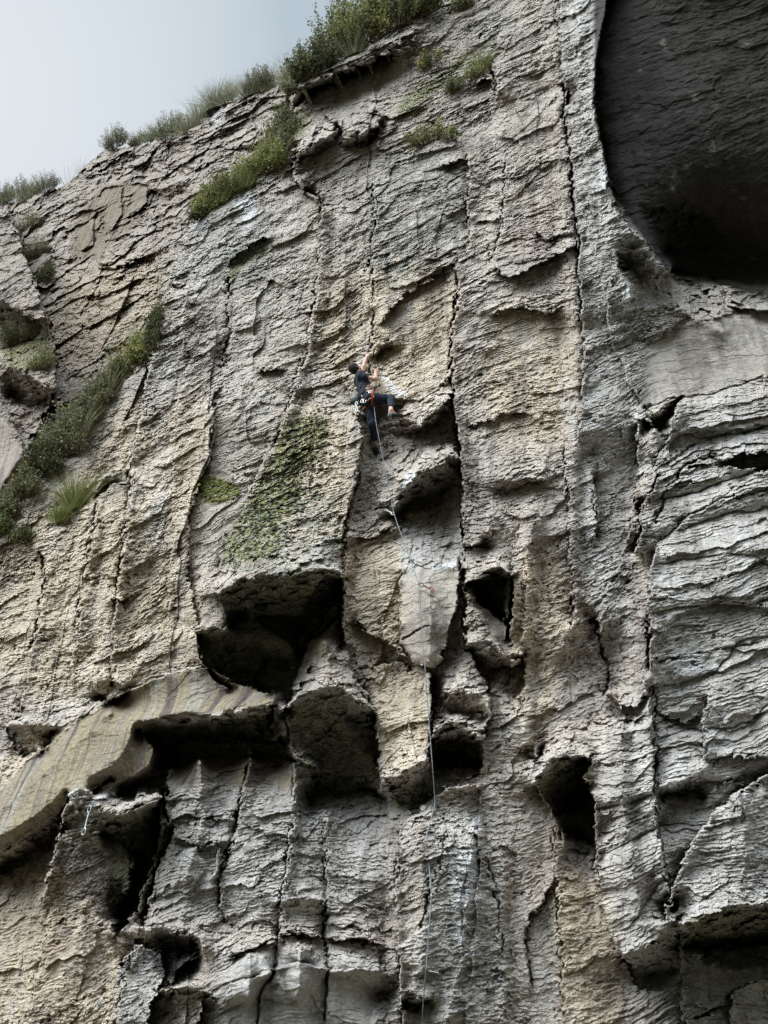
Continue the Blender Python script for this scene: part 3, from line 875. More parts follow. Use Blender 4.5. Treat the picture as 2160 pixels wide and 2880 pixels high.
    stack = (1 - np.abs(2 * f3 - 1) ** 3.5) * (.05 + .16 * h3) + (1 - f3) * .06
    rocky = big * .85 + .15 * fac + stack * bilin(MASK['stack'], sx, sy) + cols * cmask + .50 * blk + (1 - .35 * bz) * rgh * ((.10 + .52 * patch) * pl + (.28 + .52 * patch2) * pl2 + (.28 + .36 * patch2) * pl3) + .55 * (1 - bz) * beds2 + bed_w * (beds + beds2) + pit * rgh
    rocky = rocky + (.008 + .016 * rgh) * fbm(u * 14, wv * 34, 4, 44, .72)
    rf, af, bf, oxf, oyf, ef = cells(u * 1.7 + .5 * fbm(u, v, 3, 101), v * 2.3 + .5 * fbm(u, v, 3, 102), 103)
    shards = ((rf - .5) * .10 + af * oxf * .30 + bf * oyf * .30) * bilin(MASK['stain_shade'], sx, sy)
    soft = shards + big * .35 + (.5 * stack + .4 * (beds + beds2)) * bilin(MASK['stack'], sx, sy) + .012 * fbm(u * 3, wv * 5, 4, 45) + .12 * (beds + beds2) + .12 * pl + .1 * blk
    roofs = bilin(MASK['stain_shade'], sx, sy)
    sm = sm * (1 - .45 * roofs)
    d = rocky * (1 - sm) + soft * sm
    if back is not None:
        tb = wv * 1.0 + 1.3 * fbm(u * .5, wv * 1.2, 4, 91, .6) + .3 * fbm(u * 3, wv * 4, 3, 92)
        hb = _hash(np.floor(tb).astype(np.int64), np.floor(u * .7 + .8 * fbm(u, v, 3, 93)).astype(np.int64), 94)
        rb, ab, bb, oxb, oyb, eb = cells(u * .9 + .6 * fbm(u * 1.2, v * 1.2, 4, 95), wv * 1.1 + .4 * fbm(u, v, 3, 97), 96)
        ledge = (np.floor(tb) + 1 - tb) ** 1.4 * (.03 + .34 * hb ** 2) + (rb - .5) * .30 + ab * oxb * .55 - .22 * oyb
        d = np.where(back, d * 2.3 + ledge * (1 - .8 * sm), d)
    return d, u, v, wv

def full_relief(sx, sy):
    wx = sx + 3.2 * fbm(sx * .03, sy * .03, 5, 61, .62)
    wy = sy + 3.2 * fbm(sx * .03, sy * .03, 5, 67, .62)
    # rock breaks in small angular blocks: shift the survey by whole chips
    keep = 1 - .85 * np.maximum(bilin(MASK['streak'], sx, sy), np.maximum(bilin(MASK['smooth'], sx, sy) - bilin(MASK['stain_shade'], sx, sy), 0))
    w1 = .4 * fbm(sx * .05, sy * .05, 3, 111)
    c1 = cells(sx / 24.0 + w1, sy / 15.0 + sx * .012 + w1, 112); c2 = cells(sx / 10.0 + w1, sy / 6.5 + sx * .02 + w1, 113)
    wx = wx + keep * (8 * (c1[0] - .5) + 5 * (c2[0] - .5)); wy = wy + keep * (11 * c1[1] + 6 * c2[1])
    h = bilin(RELIEF, wx, wy) * 1.35 + steps(wx, wy)
    inb = inpoly(wx, wy, BUTT)
    back = (wy < np.interp(wx, _rx, _ry)) & ~inb
    d, u, v, wv = detail(sx, sy, back)
    h = h - bilin(GROOVE, wx, wy)
    h = h + d
    h = np.where(back, h - 6.0 - .012 * (np.interp(wx, _rx, _ry) - wy), h)
    h = np.where(inb, h - 3.6, h) * S
    return h, u, v, wv, back, inb

# ------------------------------------------------------------------ mesh
def axis(lo, a, b, hi, fine, grow=1.09):
    mid = list(np.arange(a, b + .01, fine))
    lft = []; s = fine; x = a
    while x > lo:
        s = min(s * grow, 16); x -= s; lft.append(x)
    rgt = []; s = fine; x = mid[-1]
    while x < hi:
        s = min(s * grow, 16); x += s; rgt.append(x)
    return np.array(lft[::-1] + mid + rgt)

def build_grid(name, P, mat, attrs, smooth_shade=False):
    H, W = P.shape[:2]
    me = bpy.data.meshes.new(name)
    me.vertices.add(H * W)
    me.vertices.foreach_set("co", P.reshape(-1, 3).astype(np.float32).ravel())
    i = np.arange(H * W).reshape(H, W)
    f = np.stack([i[:-1, :-1], i[1:, :-1], i[1:, 1:], i[:-1, 1:]], -1).reshape(-1, 4)
    me.loops.add(len(f) * 4)
    me.loops.foreach_set("vertex_index", f.ravel().astype(np.int32))
    me.polygons.add(len(f))
    me.polygons.foreach_set("loop_start", np.arange(0, len(f) * 4, 4, dtype=np.int32))
    me.update(calc_edges=True)
    me.polygons.foreach_set("use_smooth", np.full(len(f), smooth_shade))
    for k, v in attrs.items():
        a = me.color_attributes.new(k, 'FLOAT_COLOR', 'POINT')
        a.data.foreach_set("color", v.reshape(-1, 4).astype(np.float32).ravel())
    me.materials.append(mat)
    o = bpy.data.objects.new(name, me)
    col.objects.link(o)
    return o
# ------------------------------------------------------------------ node helpers
def new_mat(name, rough=.9, spec=.2):
    m = bpy.data.materials.new(name)
    m.use_nodes = True
    n = m.node_tree.nodes; b = n['Principled BSDF']
    b.inputs['Roughness'].default_value = rough
    b.inputs['Specular IOR Level'].default_value = spec
    return m, n, m.node_tree.links.new, b

def rock_material():
    m, n, L, b = new_mat("rock", .93, .18)
    geo = n.new('ShaderNodeNewGeometry')
    za = n.new('ShaderNodeVertexColor'); za.layer_name = 'zone_a'     # tan, grey, lichen
    zb = n.new('ShaderNodeVertexColor'); zb.layer_name = 'zone_b'     # moss, white, stains with painted roof shade
    zc = n.new('ShaderNodeVertexColor'); zc.layer_name = 'zone_c'     # smooth, rust, set-back wall
    zd = n.new('ShaderNodeVertexColor'); zd.layer_name = 'zone_d'     # black patches and painted roof shade
    sd_ = n.new('ShaderNodeSeparateColor'); L(zd.outputs['Color'], sd_.inputs[0])
    sa = n.new('ShaderNodeSeparateColor'); sb = n.new('ShaderNodeSeparateColor'); scn = n.new('ShaderNodeSeparateColor')
    L(za.outputs['Color'], sa.inputs[0]); L(zb.outputs['Color'], sb.inputs[0]); L(zc.outputs['Color'], scn.inputs[0])
    mp = n.new('ShaderNodeMapping'); mp.vector_type = 'POINT'
    mp.inputs['Rotation'].default_value = (0, 0, R(25))
    L(geo.outputs['Position'], mp.inputs['Vector'])
    def noise(scale, detail=4, rough=.55, vec=None, sc3=None):
        t = n.new('ShaderNodeTexNoise')
        t.inputs['Scale'].default_value = scale; t.inputs['Detail'].default_value = detail; t.inputs['Roughness'].default_value = rough
        src = mp.outputs[0]
        if sc3:
            q = n.new('ShaderNodeMapping'); q.inputs['Scale'].default_value = sc3
            L(src, q.inputs['Vector']); src = q.outputs[0]
        L(src, t.inputs['Vector'])
        return t.outputs['Fac']
    def ramp(fac, *stops):
        r = n.new('ShaderNodeValToRGB')
        while len(r.color_ramp.elements) < len(stops): r.color_ramp.elements.new(.5)
        for e, (p, c) in zip(r.color_ramp.elements, stops):
            e.position = p; e.color = (*c, 1) if len(c) == 3 else c
        L(fac, r.inputs['Fac']); return r.outputs['Color']
    def gr(fac, lo, hi):
        r = n.new('ShaderNodeMapRange'); r.interpolation_type = 'SMOOTHSTEP'
        r.inputs['From Min'].default_value = lo; r.inputs['From Max'].default_value = hi
        L(fac, r.inputs['Value']); return r.outputs['Result']
    def mul(a, b_):
        q = n.new('ShaderNodeMath'); q.operation = 'MULTIPLY'
        L(a, q.inputs[0])
        if isinstance(b_, (int, float)): q.inputs[1].default_value = b_
        else: L(b_, q.inputs[1])
        return q.outputs[0]
    def mix(fac, a, c, mode='MIX'):
        q = n.new('ShaderNodeMixRGB'); q.blend_type = mode
        if isinstance(fac, (int, float)): q.inputs[0].default_value = fac
        else: L(fac, q.inputs[0])
        L(a, q.inputs[1])
        if isinstance(c, tuple): q.inputs[2].default_value = (*c, 1)
        else: L(c, q.inputs[2])
        return q.outputs[0]
    blotch = noise(.9, 6, .6)
    streak = noise(1.0, 5, .6, sc3=(3.2, .5, .35))
    fine = noise(14, 6, .7, sc3=(1, 1, 2.2))
    grain = noise(60, 4, .7)
    base = ramp(blotch, (.25, (.285, .24, .20)), (.42, (.38, .33, .28)), (.58, (.455, .40, .34)), (.75, (.46, .435, .405)))
    tan = ramp(streak, (.3, (.375, .305, .235)), (.5, (.51, .425, .32)), (.7, (.475, .415, .355)))
    grey = ramp(streak, (.3, (.30, .275, .25)), (.5, (.41, .385, .358)), (.7, (.49, .47, .45)))
    lich = ramp(fine, (.3, (.11, .115, .085)), (.5, (.21, .215, .175)), (.65, (.30, .31, .27)))
    c = mix(gr(sa.outputs[0], .1, .8), base, tan)
    c = mix(mul(gr(sa.outputs[1], .1, .9), .85), c, grey)
    lm = mul(gr(sa.outputs[2], .1, .8), gr(noise(5, 6, .7), .40, .58))
    c = mix(mul(lm, .85), c, lich)
    # water streaks down the face
    st = gr(noise(1.0, 6, .65, sc3=(5.0, .5, .28)), .50, .66)
    c = mix(mul(st, .6), c, (.17, .14, .125))
    st2 = gr(noise(1.0, 6, .65, sc3=(4.0, .5, .22)), .55, .68)
    c = mix(mul(st2, .5), c, (.47, .45, .42))
    pm = mul(gr(sd_.outputs[2], .1, .9), gr(noise(1.0, 6, .7, sc3=(3, .6, .7)), .38, .56))
    c = mix(mul(pm, .4), c, (.50, .475, .445))
    # strong streaks on smooth rock
    ss = gr(noise(1.0, 7, .65, sc3=(4.0, .6, .6)), .48, .62)
    c = mix(mul(mul(ss, scn.outputs[0]), .5), c, (.17, .14, .12))
    rst = mul(gr(scn.outputs[1], .1, .9), gr(noise(3, 5, .6), .4, .6))
    c = mix(mul(rst, .45), c, (.24, .165, .125))
    # dark varnish in patches
    dk = gr(noise(2.3, 8, .68, sc3=(1, 1, 1.6)), .54, .66)
    c = mix(mul(dk, .55), c, (.11, .098, .088))
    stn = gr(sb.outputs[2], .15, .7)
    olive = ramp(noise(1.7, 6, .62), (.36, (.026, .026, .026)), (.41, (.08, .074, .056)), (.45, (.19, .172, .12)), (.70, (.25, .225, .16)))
    c = mix(mul(stn, .96), c, olive)  # stains and painted underside shade share this olive and black
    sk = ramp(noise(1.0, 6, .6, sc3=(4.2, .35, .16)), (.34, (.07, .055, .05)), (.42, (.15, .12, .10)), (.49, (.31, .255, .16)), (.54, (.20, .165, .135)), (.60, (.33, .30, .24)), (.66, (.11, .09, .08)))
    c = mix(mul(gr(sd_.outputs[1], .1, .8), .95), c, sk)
    c = mix(mul(mul(gr(sd_.outputs[0], .15, .75), gr(noise(2.2, 6, .6), .18, .40)), .92), c, (.024, .022, .020))  # near-black: cave patches and the painted shade of the top-right roof
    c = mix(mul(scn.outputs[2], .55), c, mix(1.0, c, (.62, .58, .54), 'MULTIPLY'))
    mcol = ramp(fine, (.3, (.03, .036, .012)), (.5, (.10, .11, .03)), (.68, (.25, .23, .06)))
    mm = mul(gr(sb.outputs[0], .15, .75), gr(noise(16, 6, .8), .43, .53))
    c = mix(mm, c, mcol)
    wm = mul(gr(sb.outputs[1], .1, .7), gr(noise(8, 7, .8), .36, .54))
    c = mix(mul(wm, .62), c, (.70, .71, .72))
    # speckle and grain
    v1 = n.new('ShaderNodeMath'); v1.operation = 'MULTIPLY_ADD'
    L(fine, v1.inputs[0]); v1.inputs[1].default_value = 1.7; v1.inputs[2].default_value = .15
    c = mix(1.0, c, v1.outputs[0], 'MULTIPLY')
    v2 = n.new('ShaderNodeMath'); v2.operation = 'MULTIPLY_ADD'
    L(grain, v2.inputs[0]); v2.inputs[1].default_value = 1.3; v2.inputs[2].default_value = .35
    c = mix(1.0, c, v2.outputs[0], 'MULTIPLY')
    L(c, b.inputs['Base Color'])
    bp = n.new('ShaderNodeBump'); bp.inputs['Strength'].default_value = .55; bp.inputs['Distance'].default_value = .03
    hh = n.new('ShaderNodeMath'); hh.operation = 'ADD'
    L(fine, hh.inputs[0]); L(mul(grain, .35), hh.inputs[1])
    L(hh.outputs[0], bp.inputs['Height']); L(bp.outputs[0], b.inputs['Normal'])
    return m
ROCK = rock_material()
FINE = 1.5
def build_cliff():
    xs = axis(-340, -24, 1684, 2700, FINE)
    ys = axis(-430, -24, 2236, 3150, FINE)
    SX, SY = np.meshgrid(xs, ys)
    top = sky_y(SX)
    over = np.maximum(top - SY, 0)
    SYc = np.maximum(SY, top)
    h, u, v, wv, back, inb = full_relief(SX, SYc)
    P = at(SX, SYc, h)
    # the ground behind the rim: runs back, falling a little
    away = -NRM
    k = over * .08
    P = P + away * (k[..., None] + 0) + np.array([0, 0, -1.0]) * (k * .12)[..., None]
    # foot of the cliff goes into the ground
    P[..., 2] = np.maximum(P[..., 2], -.6)
    one = np.ones(SX.shape)
    g = lambda n: bilin(MASK[n], SX, SYc)
    A = np.stack([g('tan'), g('grey'), g('lich'), one], -1)
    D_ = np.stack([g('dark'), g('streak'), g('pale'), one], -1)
    B = np.stack([np.maximum(g('moss'), (over > 3) * 1.0), g('white'), g('stain_shade'), one], -1)
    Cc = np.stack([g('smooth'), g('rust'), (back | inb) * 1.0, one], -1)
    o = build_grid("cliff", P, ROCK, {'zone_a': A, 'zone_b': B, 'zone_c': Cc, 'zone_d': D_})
    o['kind'] = 'structure'
    return o
cliff = build_cliff()
cliff['label'] = "layered brown and grey rock cliff with cracks and dark overhangs"

def build_ground():
    m, n, L, b = new_mat("scrub", .95, .1)
    t = n.new('ShaderNodeTexNoise'); t.inputs['Scale'].default_value = 1.5; t.inputs['Detail'].default_value = 8
    r = n.new('ShaderNodeValToRGB')
    r.color_ramp.elements[0].position = .35; r.color_ramp.elements[0].color = (.035, .045, .02, 1)
    r.color_ramp.elements[1].position = .65; r.color_ramp.elements[1].color = (.10, .09, .06, 1)
    L(t.outputs['Fac'], r.inputs['Fac']); L(r.outputs['Color'], b.inputs['Base Color'])
    th = np.linspace(0, 2 * np.pi, 121)
    rr = np.concatenate([[0], np.geomspace(1.5, 900, 60)])
    TH, RR = np.meshgrid(th, rr)
    X = RR * np.sin(TH); Y = RR * np.cos(TH)
    # flat by the wall; an unseen slope added behind the camera blocks low sky
    d = -(X * -NRM[0] * 1 + Y * -NRM[1])
    rise = np.clip(d - 22, 0, 60) * .45
    Z = rise + .25 * fbm(X * .15, Y * .15, 4, 81) + rise * .12 * fbm(X * .05, Y * .05, 4, 82)
    o = build_grid("ground", np.stack([X, Y, Z], -1), m, {}, True)
    o.location.z = -.05
    o['kind'] = 'structure'
    o['label'] = "scrubby ground below the cliff, with an added slope behind the camera"
build_ground()
# ------------------------------------------------------------------ generic mesh helpers
def surf(sx, sy, out=0.0):
    """world point on the cliff surface under a survey mark, moved out by some metres"""
    a = np.array([float(sx)]); b = np.array([max(float(sy), float(sky_y(np.array([float(sx)]))[0]) + 2)])
    h = full_relief(a, b)[0]
    return Vector(at(a, b, h + out)[0])

def root_at(sx, sy):
    """rooting point of a plant: on the skyline, or on the lip of the front ledge rather than on the wall behind it"""
    a = np.array([float(sx)]); b = np.array([float(sy)])
    r = full_relief(a, b)
    if r[4][0] and b[0] - sky_y(a)[0] > 45 and not (sx < 125 and sy < 700):
        for k in range(60):
            b = b + 3; r = full_relief(a, b)
            if not r[4][0]: break
        return surf(sx, b[0] + 3, .02), float(b[0] + 3 - sy)
    return surf(sx, sy, .04), 0.0

def pt(sx, sy, h):
    return Vector(at(float(sx), float(sy), float(h)))

def relief(sx, sy):
    return float(full_relief(np.array([float(sx)]), np.array([float(sy)]))[0][0])

def mesh_obj(name, verts, faces, mat, parent=None, smooth_=False, loc=None, colr=None):
    me = bpy.data.meshes.new(name)
    verts = np.asarray(verts, float)
    base = np.zeros(3)
    if parent is not None:
        base = np.array(parent.location)
    elif loc is not None:
        base = np.array(loc)
    me.from_pydata((verts - base).tolist(), [], [list(map(int, f)) for f in faces])
    me.materials.append(mat)
    if smooth_:
        me.polygons.foreach_set("use_smooth", [True] * len(me.polygons))
    if colr is not None:
        a = me.color_attributes.new('tone', 'FLOAT_COLOR', 'POINT')
        c = np.ones((len(verts), 4)); c[:, :3] = np.asarray(colr)[:, None] if np.ndim(colr) == 1 else colr
        a.data.foreach_set("color", c.astype(np.float32).ravel())
    o = bpy.data.objects.new(name, me)
    col.objects.link(o)
    if parent is not None:
        o.parent = parent
    else:
        o.location = base
    return o

def empty(name, loc):
    o = bpy.data.objects.new(name, None)
    o.location = loc
    o.empty_display_size = .1
    col.objects.link(o)
    return o

def tag(o, label, cat=None, group=None, kind=None):
    o['label'] = label
    if cat: o['category'] = cat
    if group: o['group'] = group
    if kind: o['kind'] = kind
    return o

def tube(pts, rad, sides=6, closed=False):
    """verts, faces of a tube along points; rad a number or one per point"""
    p = np.array([list(q) for q in pts], float); n = len(p)
    r = np.full(n, float(rad)) if np.isscalar(rad) else np.array(rad, float)
    V = []; F = []
    if closed: tan = np.roll(p, -1, 0) - np.roll(p, 1, 0)
    else: tan = np.gradient(p, axis=0)
    up = np.array([.13, .31, .94])
    prev = None
    for i in range(n):
        t = tan[i] / (np.linalg.norm(tan[i]) + 1e-9)
        a = np.cross(t, up) if prev is None else prev - t * np.dot(prev, t)
        if np.linalg.norm(a) < 1e-4: a = np.cross(t, [1, 0, 0])
        a /= np.linalg.norm(a); prev = a
        b = np.cross(t, a)
        for k in range(sides):
            th = 2 * math.pi * k / sides
            V.append(p[i] + r[i] * (math.cos(th) * a + math.sin(th) * b))
    m = n if closed else n - 1
    for i in range(m):
        j = (i + 1) % n
        for k in range(sides):
            l = (k + 1) % sides
            F.append((i * sides + k, i * sides + l, j * sides + l, j * sides + k))
    if not closed:
        F.append(tuple(range(sides))[::-1]); F.append(tuple((n - 1) * sides + k for k in range(sides)))
    return V, F

class MB:
    def __init__(s): s.V = []; s.F = []; s.C = []
    def add(s, V, F, c=None):
        o = len(s.V); s.V += [tuple(v) for v in V]; s.F += [tuple(i + o for i in f) for f in F]
        s.C += [c if c is not None else .5] * len(V)
    def build(s, name, mat, parent=None, **k):
        return mesh_obj(name, s.V, s.F, mat, parent, colr=np.array(s.C), **k)

def leaf_mat(name, dark, mid, light, trans=.25):
    m, n, L, b = new_mat(name, .65, .25)
    v = n.new('ShaderNodeVertexColor'); v.layer_name = 'tone'
    r = n.new('ShaderNodeValToRGB')
    r.color_ramp.elements.new(.5)
    for e, (p, c) in zip(r.color_ramp.elements, ((0, dark), (.5, mid), (1, light))):
        e.position = p; e.color = (*c, 1)
    L(v.outputs['Color'], r.inputs['Fac']); L(r.outputs['Color'], b.inputs['Base Color'])
    t = n.new('ShaderNodeBsdfTranslucent'); L(r.outputs['Color'], t.inputs['Color'])
    mx = n.new('ShaderNodeMixShader'); mx.inputs[0].default_value = trans
    out_ = n['Material Output']
    L(b.outputs[0], mx.inputs[1]); L(t.outputs[0], mx.inputs[2]); L(mx.outputs[0], out_.inputs['Surface'])
    return m
M_GREEN = leaf_mat("bush_leaves", (.045, .05, .022), (.14, .145, .06), (.34, .33, .15))
M_BRIGHT = leaf_mat("fresh_leaves", (.07, .085, .03), (.23, .25, .08), (.48, .45, .18), .3)
M_OLIVE = leaf_mat("olive_leaves", (.07, .07, .04), (.19, .185, .10), (.38, .36, .21))
M_STRAW = leaf_mat("dry_grass", (.12, .11, .06), (.28, .27, .16), (.50, .48, .34), .35)
M_YELLOW = leaf_mat("yellow_petals", (.55, .32, .02), (.75, .48, .03), (.85, .62, .08), .2)
M_STEM, _n, _L, _b = new_mat("stems", .85, .1); _b.inputs['Base Color'].default_value = (.10, .08, .05, 1)
M_MOSS = leaf_mat("moss_cushions", (.03, .034, .016), (.075, .082, .03), (.24, .23, .05), .05)

OUT = Vector(NRM)
ALONG = Vector(UDIR)
UP = Vector((0, 0, 1))

def rdir(rg, up=0.0):
    while True:
        v = Vector((rg.uniform(-1, 1), rg.uniform(-1, 1), rg.uniform(-1, 1)))
        if .05 < v.length < 1: break
    v.normalize(); v.z += up
    return v.normalized()

def bush(c, w, h, d, mat, label, cat='bush', group=None, seed=0, dens=1.0, leaf=.035, name='bush', flowers=0, sprigs=0, lean=0.25):
    """c: where it is rooted; w, h, d in metres"""
    rg = random.Random(seed)
    root = empty(name, c)
    st = MB(); lf = MB(); fl = MB()
    nb = max(8, int(26 * w * h / .25))
    nb = min(nb, 120)
    tips = []
    for i in range(nb):
        a = rg.uniform(-1, 1); q = rg.uniform(-.6, 1)
        top = c + ALONG * (a * w * .5) + OUT * (.05 + abs(q) * d * .8 * (1 if q > 0 else .3)) + UP * (h * (1 - a * a * .6) * rg.uniform(.15, 1.0) ** .8)
        root_p = c + ALONG * (a * w * .28) + OUT * rg.uniform(-.02, .05)
        mid = (root_p + top) / 2 + OUT * rg.uniform(0, .1) * lean * 2 + ALONG * rg.uniform(-.04, .04)
        pts = [root_p * (1 - t) ** 2 + mid * 2 * t * (1 - t) + top * t * t for t in (0, .25, .5, .75, 1)]
        V, F = tube(pts, [.008, .006, .005, .003, .002], 4)
        st.add(V, F)
        tips.append(pts)
    n_l = int(dens * min(7000, 700 + 4600 * w * h))
    own = rg.uniform(-.18, .22)
    clumps = [rg.uniform(.15, .85) + own for _ in tips]
    for i in range(n_l):
        k = rg.randrange(len(tips)); pts = tips[k]
        t = rg.uniform(.25, 1.0) ** .8
        seg = min(3, int(t * 4)); f = t * 4 - seg
        p = pts[seg].lerp(pts[seg + 1], f)
        sp = .02 + (.05 + .05 * min(1, w)) * (1 - abs(t - .6))
        p = p + rdir(rg) * sp * rg.uniform(.3, 1.5)
        dr = rdir(rg, .15); sd = dr.cross(rdir(rg)).normalized()
        L_ = leaf * rg.uniform(.5, 1.6); W_ = L_ * rg.uniform(.22, .42)
        tone = min(1, max(0, clumps[k] + rg.gauss(0, .16)))
        lf.add([p - sd * W_ * .3, p + dr * L_ * .5 - sd * W_, p + dr * L_, p + dr * L_ * .5 + sd * W_], [(0, 1, 2, 3)], tone)
    for i in range(sprigs):
        a = rg.uniform(-.6, .6)
        b0 = c + ALONG * (a * w * .3)
        a *= .5
        b1 = b0 + UP * rg.uniform(1.0, 1.35) * h + ALONG * (a * w * .8 + rg.uniform(-.1, .1)) + OUT * rg.uniform(0, .1)
        V, F = tube([b0, b0.lerp(b1, .5) + ALONG * .02, b1], [.005, .004, .002], 4); st.add(V, F)
        for j in range(26):
            p = b0.lerp(b1, rg.uniform(.55, 1.03)) + rdir(rg) * rg.uniform(0, .035)
            dr = rdir(rg, .3); sd = dr.cross(rdir(rg)).normalized()
            L_ = leaf * rg.uniform(.4, .9); W_ = L_ * .3
            lf.add([p - sd * W_ * .3, p + dr * L_ * .5 - sd * W_, p + dr * L_, p + dr * L_ * .5 + sd * W_], [(0, 1, 2, 3)], rg.uniform(.4, .9))
    for i in range(flowers):
        k = rg.randrange(len(tips)); p = tips[k][4] + rdir(rg) * .04 + OUT * .03
        fl = MB()
        for j in range(9):
            dr = rdir(rg, .5); sd = dr.cross(rdir(rg)).normalized(); q = .014
            fl.add([p - sd * q * .4, p + dr * q - sd * q, p + dr * q * 2, p + dr * q + sd * q], [(0, 1, 2, 3)], rg.random())
        fl.build('flower', M_YELLOW, root)
    st.build('stem', M_STEM, root); lf.build('foliage', mat, root)
    return tag(root, label, cat, group)

def tuft(c, w, h, mat, label, seed=0, n=260, group=None, name='grass_tuft', wide=.008, cat='grass tuft'):
    rg = random.Random(seed)
    mb = MB()
    for i in range(n):
        a = rg.gauss(0, .35)
        b0 = c + ALONG * (a * w * .35) + OUT * rg.uniform(-.04, .05)
        dr = (UP + ALONG * (a * 1.1 + rg.gauss(0, .22)) + OUT * (rg.gauss(.15, .3))).normalized()
        L_ = h * rg.uniform(.55, 1.1)
        sd = dr.cross(rdir(rg)).normalized()
        m_ = b0 + dr * L_ * .55; t_ = b0 + dr * L_ + (ALONG * a * .8 - UP * rg.uniform(.05, .35)) * L_ * .4
        ww = wide * rg.uniform(.6, 1.3); tn = min(1, max(0, rg.gauss(.5, .25)))
        mb.add([b0 - sd * ww, b0 + sd * ww, m_ + sd * ww * .8, m_ - sd * ww * .8, t_], [(0, 1, 2, 3), (3, 2, 4)], tn)
    o = mb.build(name, mat, None, loc=c)
    return tag(o, label, cat, group)

def PX(n, sx=800, sy=600):      # rough metres across n survey units there
    return (pt(sx + n, sy, 0) - pt(sx, sy, 0)).length

# (sx, sy of the root, width, height in survey units, material, leaf, flowers, sprigs, label)
_B = [
 (905,40,80,70,M_GREEN,.05,0,0,"dark green bush at the very top edge of the rim, rightmost on the skyline"),
 (850,62,100,95,M_GREEN,.05,0,0,"large dark green bush on the rim above the overhang, top edge of the photo"),
 (790,98,100,105,M_BRIGHT,.05,0,4,"large yellow green bush on the rim between two darker bushes"),
 (735,128,90,115,M_GREEN,.045,0,6,"tall dark bush on the rim with thin flower stalks against the sky"),
 (680,165,80,85,M_GREEN,.045,0,3,"dark green bush on the rim right above the black roof crack"),
 (643,200,56,72,M_OLIVE,.04,0,4,"olive bush at the notch where the rim meets the set-back wall"),
 (622,262,46,62,M_OLIVE,.04,0,0,"pale olive shrub highest on the steep green ledge"),
 (608,312,60,70,M_GREEN,.04,0,0,"grey green shrub in the upper part of the steep green ledge"),
 (578,352,72,62,M_BRIGHT,.04,6,0,"bright shrub with a few yellow flowers halfway down the steep green ledge"),
 (535,390,70,56,M_BRIGHT,.035,4,0,"yellow green leafy clump in the lower half of the steep green ledge"),
 (488,418,66,50,M_GREEN,.035,0,0,"green clump above the white lime streak on the rock"),
 (448,446,52,56,M_BRIGHT,.035,0,0,"bright green clump low on the steep green ledge"),
 (430,476,36,50,M_GREEN,.035,0,0,"small dark clump at the bottom end of the steep green ledge"),
 (308,788,62,84,M_BRIGHT,.04,8,0,"bright green yellow-flowered bush highest on the left ledge"),
 (262,818,64,72,M_GREEN,.04,8,0,"mid green bush with yellow flowers left of the bright one on the left ledge"),
 (222,858,56,84,M_OLIVE,.04,0,0,"tall olive shrub in the middle of the left ledge"),
 (192,905,70,70,M_OLIVE,.045,6,0,"grey olive bush with yellow flowers at its foot, left ledge"),
 (140,955,96,106,M_OLIVE,.045,6,0,"biggest grey olive bush, spreading over the lower left ledge"),
 (95,1010,80,66,M_GREEN,.04,0,0,"dark green bush below the biggest olive bush"),
 (58,1058,64,60,M_OLIVE,.04,8,0,"brownish olive bush beside the pale smooth boulder"),
 (22,1110,56,52,M_OLIVE,.04,0,0,"olive shrub low at the left edge of the photo, below the boulder"),
 (-2,1160,50,56,M_BRIGHT,.035,0,0,"light green shrub cut by the left edge of the photo, lowest on the ledge"),
 (250,318,48,40,M_OLIVE,.04,0,3,"small olive bush alone on the skyline above the brown cliff"),
 (300,305,40,26,M_OLIVE,.035,0,0,"low olive cushion bush on the skyline"),
 (372,292,62,40,M_OLIVE,.04,0,3,"wide flat olive bush on the skyline left of the straw tufts"),
 (562,196,56,34,M_OLIVE,.04,0,2,"dark low bush on the skyline under straw grass"),
 (100,410,60,22,M_OLIVE,.035,0,0,"low dark mat bush on the skyline at the left"),
 (40,430,66,34,M_OLIVE,.04,0,3,"grey green bush on top of the left buttress"),
 (10,440,40,40,M_OLIVE,.04,0,2,"grey weedy bush at the far left end of the skyline"),
 (62,505,70,62,M_OLIVE,.04,0,0,"dusty olive bush in the gully, highest below the skyline"),
 (78,560,66,50,M_OLIVE,.04,0,0,"dusty olive bush in the gully above the fern"),
 (98,612,40,44,M_GREEN,.035,0,0,"dark green fern clump low in the gully"),
 (40,742,90,36,M_OLIVE,.035,0,0,"low dark brush under the buttress roof"),
 (96,800,54,50,M_GREEN,.035,0,0,"dark green bush above the dark hollow at the left"),
 (330,690,26,44,M_GREEN,.035,0,0,"thin dark shrub growing above the bright flowered bush"),
 (48,1168,36,24,M_GREEN,.03,0,0,"small dark green clump on the rock below the left ledge"),
 (925,312,68,40,M_GREEN,.03,26,0,"cushion plant with orange yellow flowers on the upper wall"),
 (974,300,30,14,M_BRIGHT,.025,0,0,"small flat bright clump right of the flowering cushion plant"),
 (932,142,40,24,M_GREEN,.028,20,0,"little plant with orange flowers high on the mossy strip"),
 (1030,170,28,22,M_GREEN,.03,0,0,"dark green clump under the upright grass in the rock notch"),
 (1000,20,34,34,M_GREEN,.03,0,0,"dark clump at the top edge of the photo, right of the rim bushes"),
 (985,200,34,20,M_GREEN,.028,0,0,"small green clump at the right end of the mossy strip"),
]
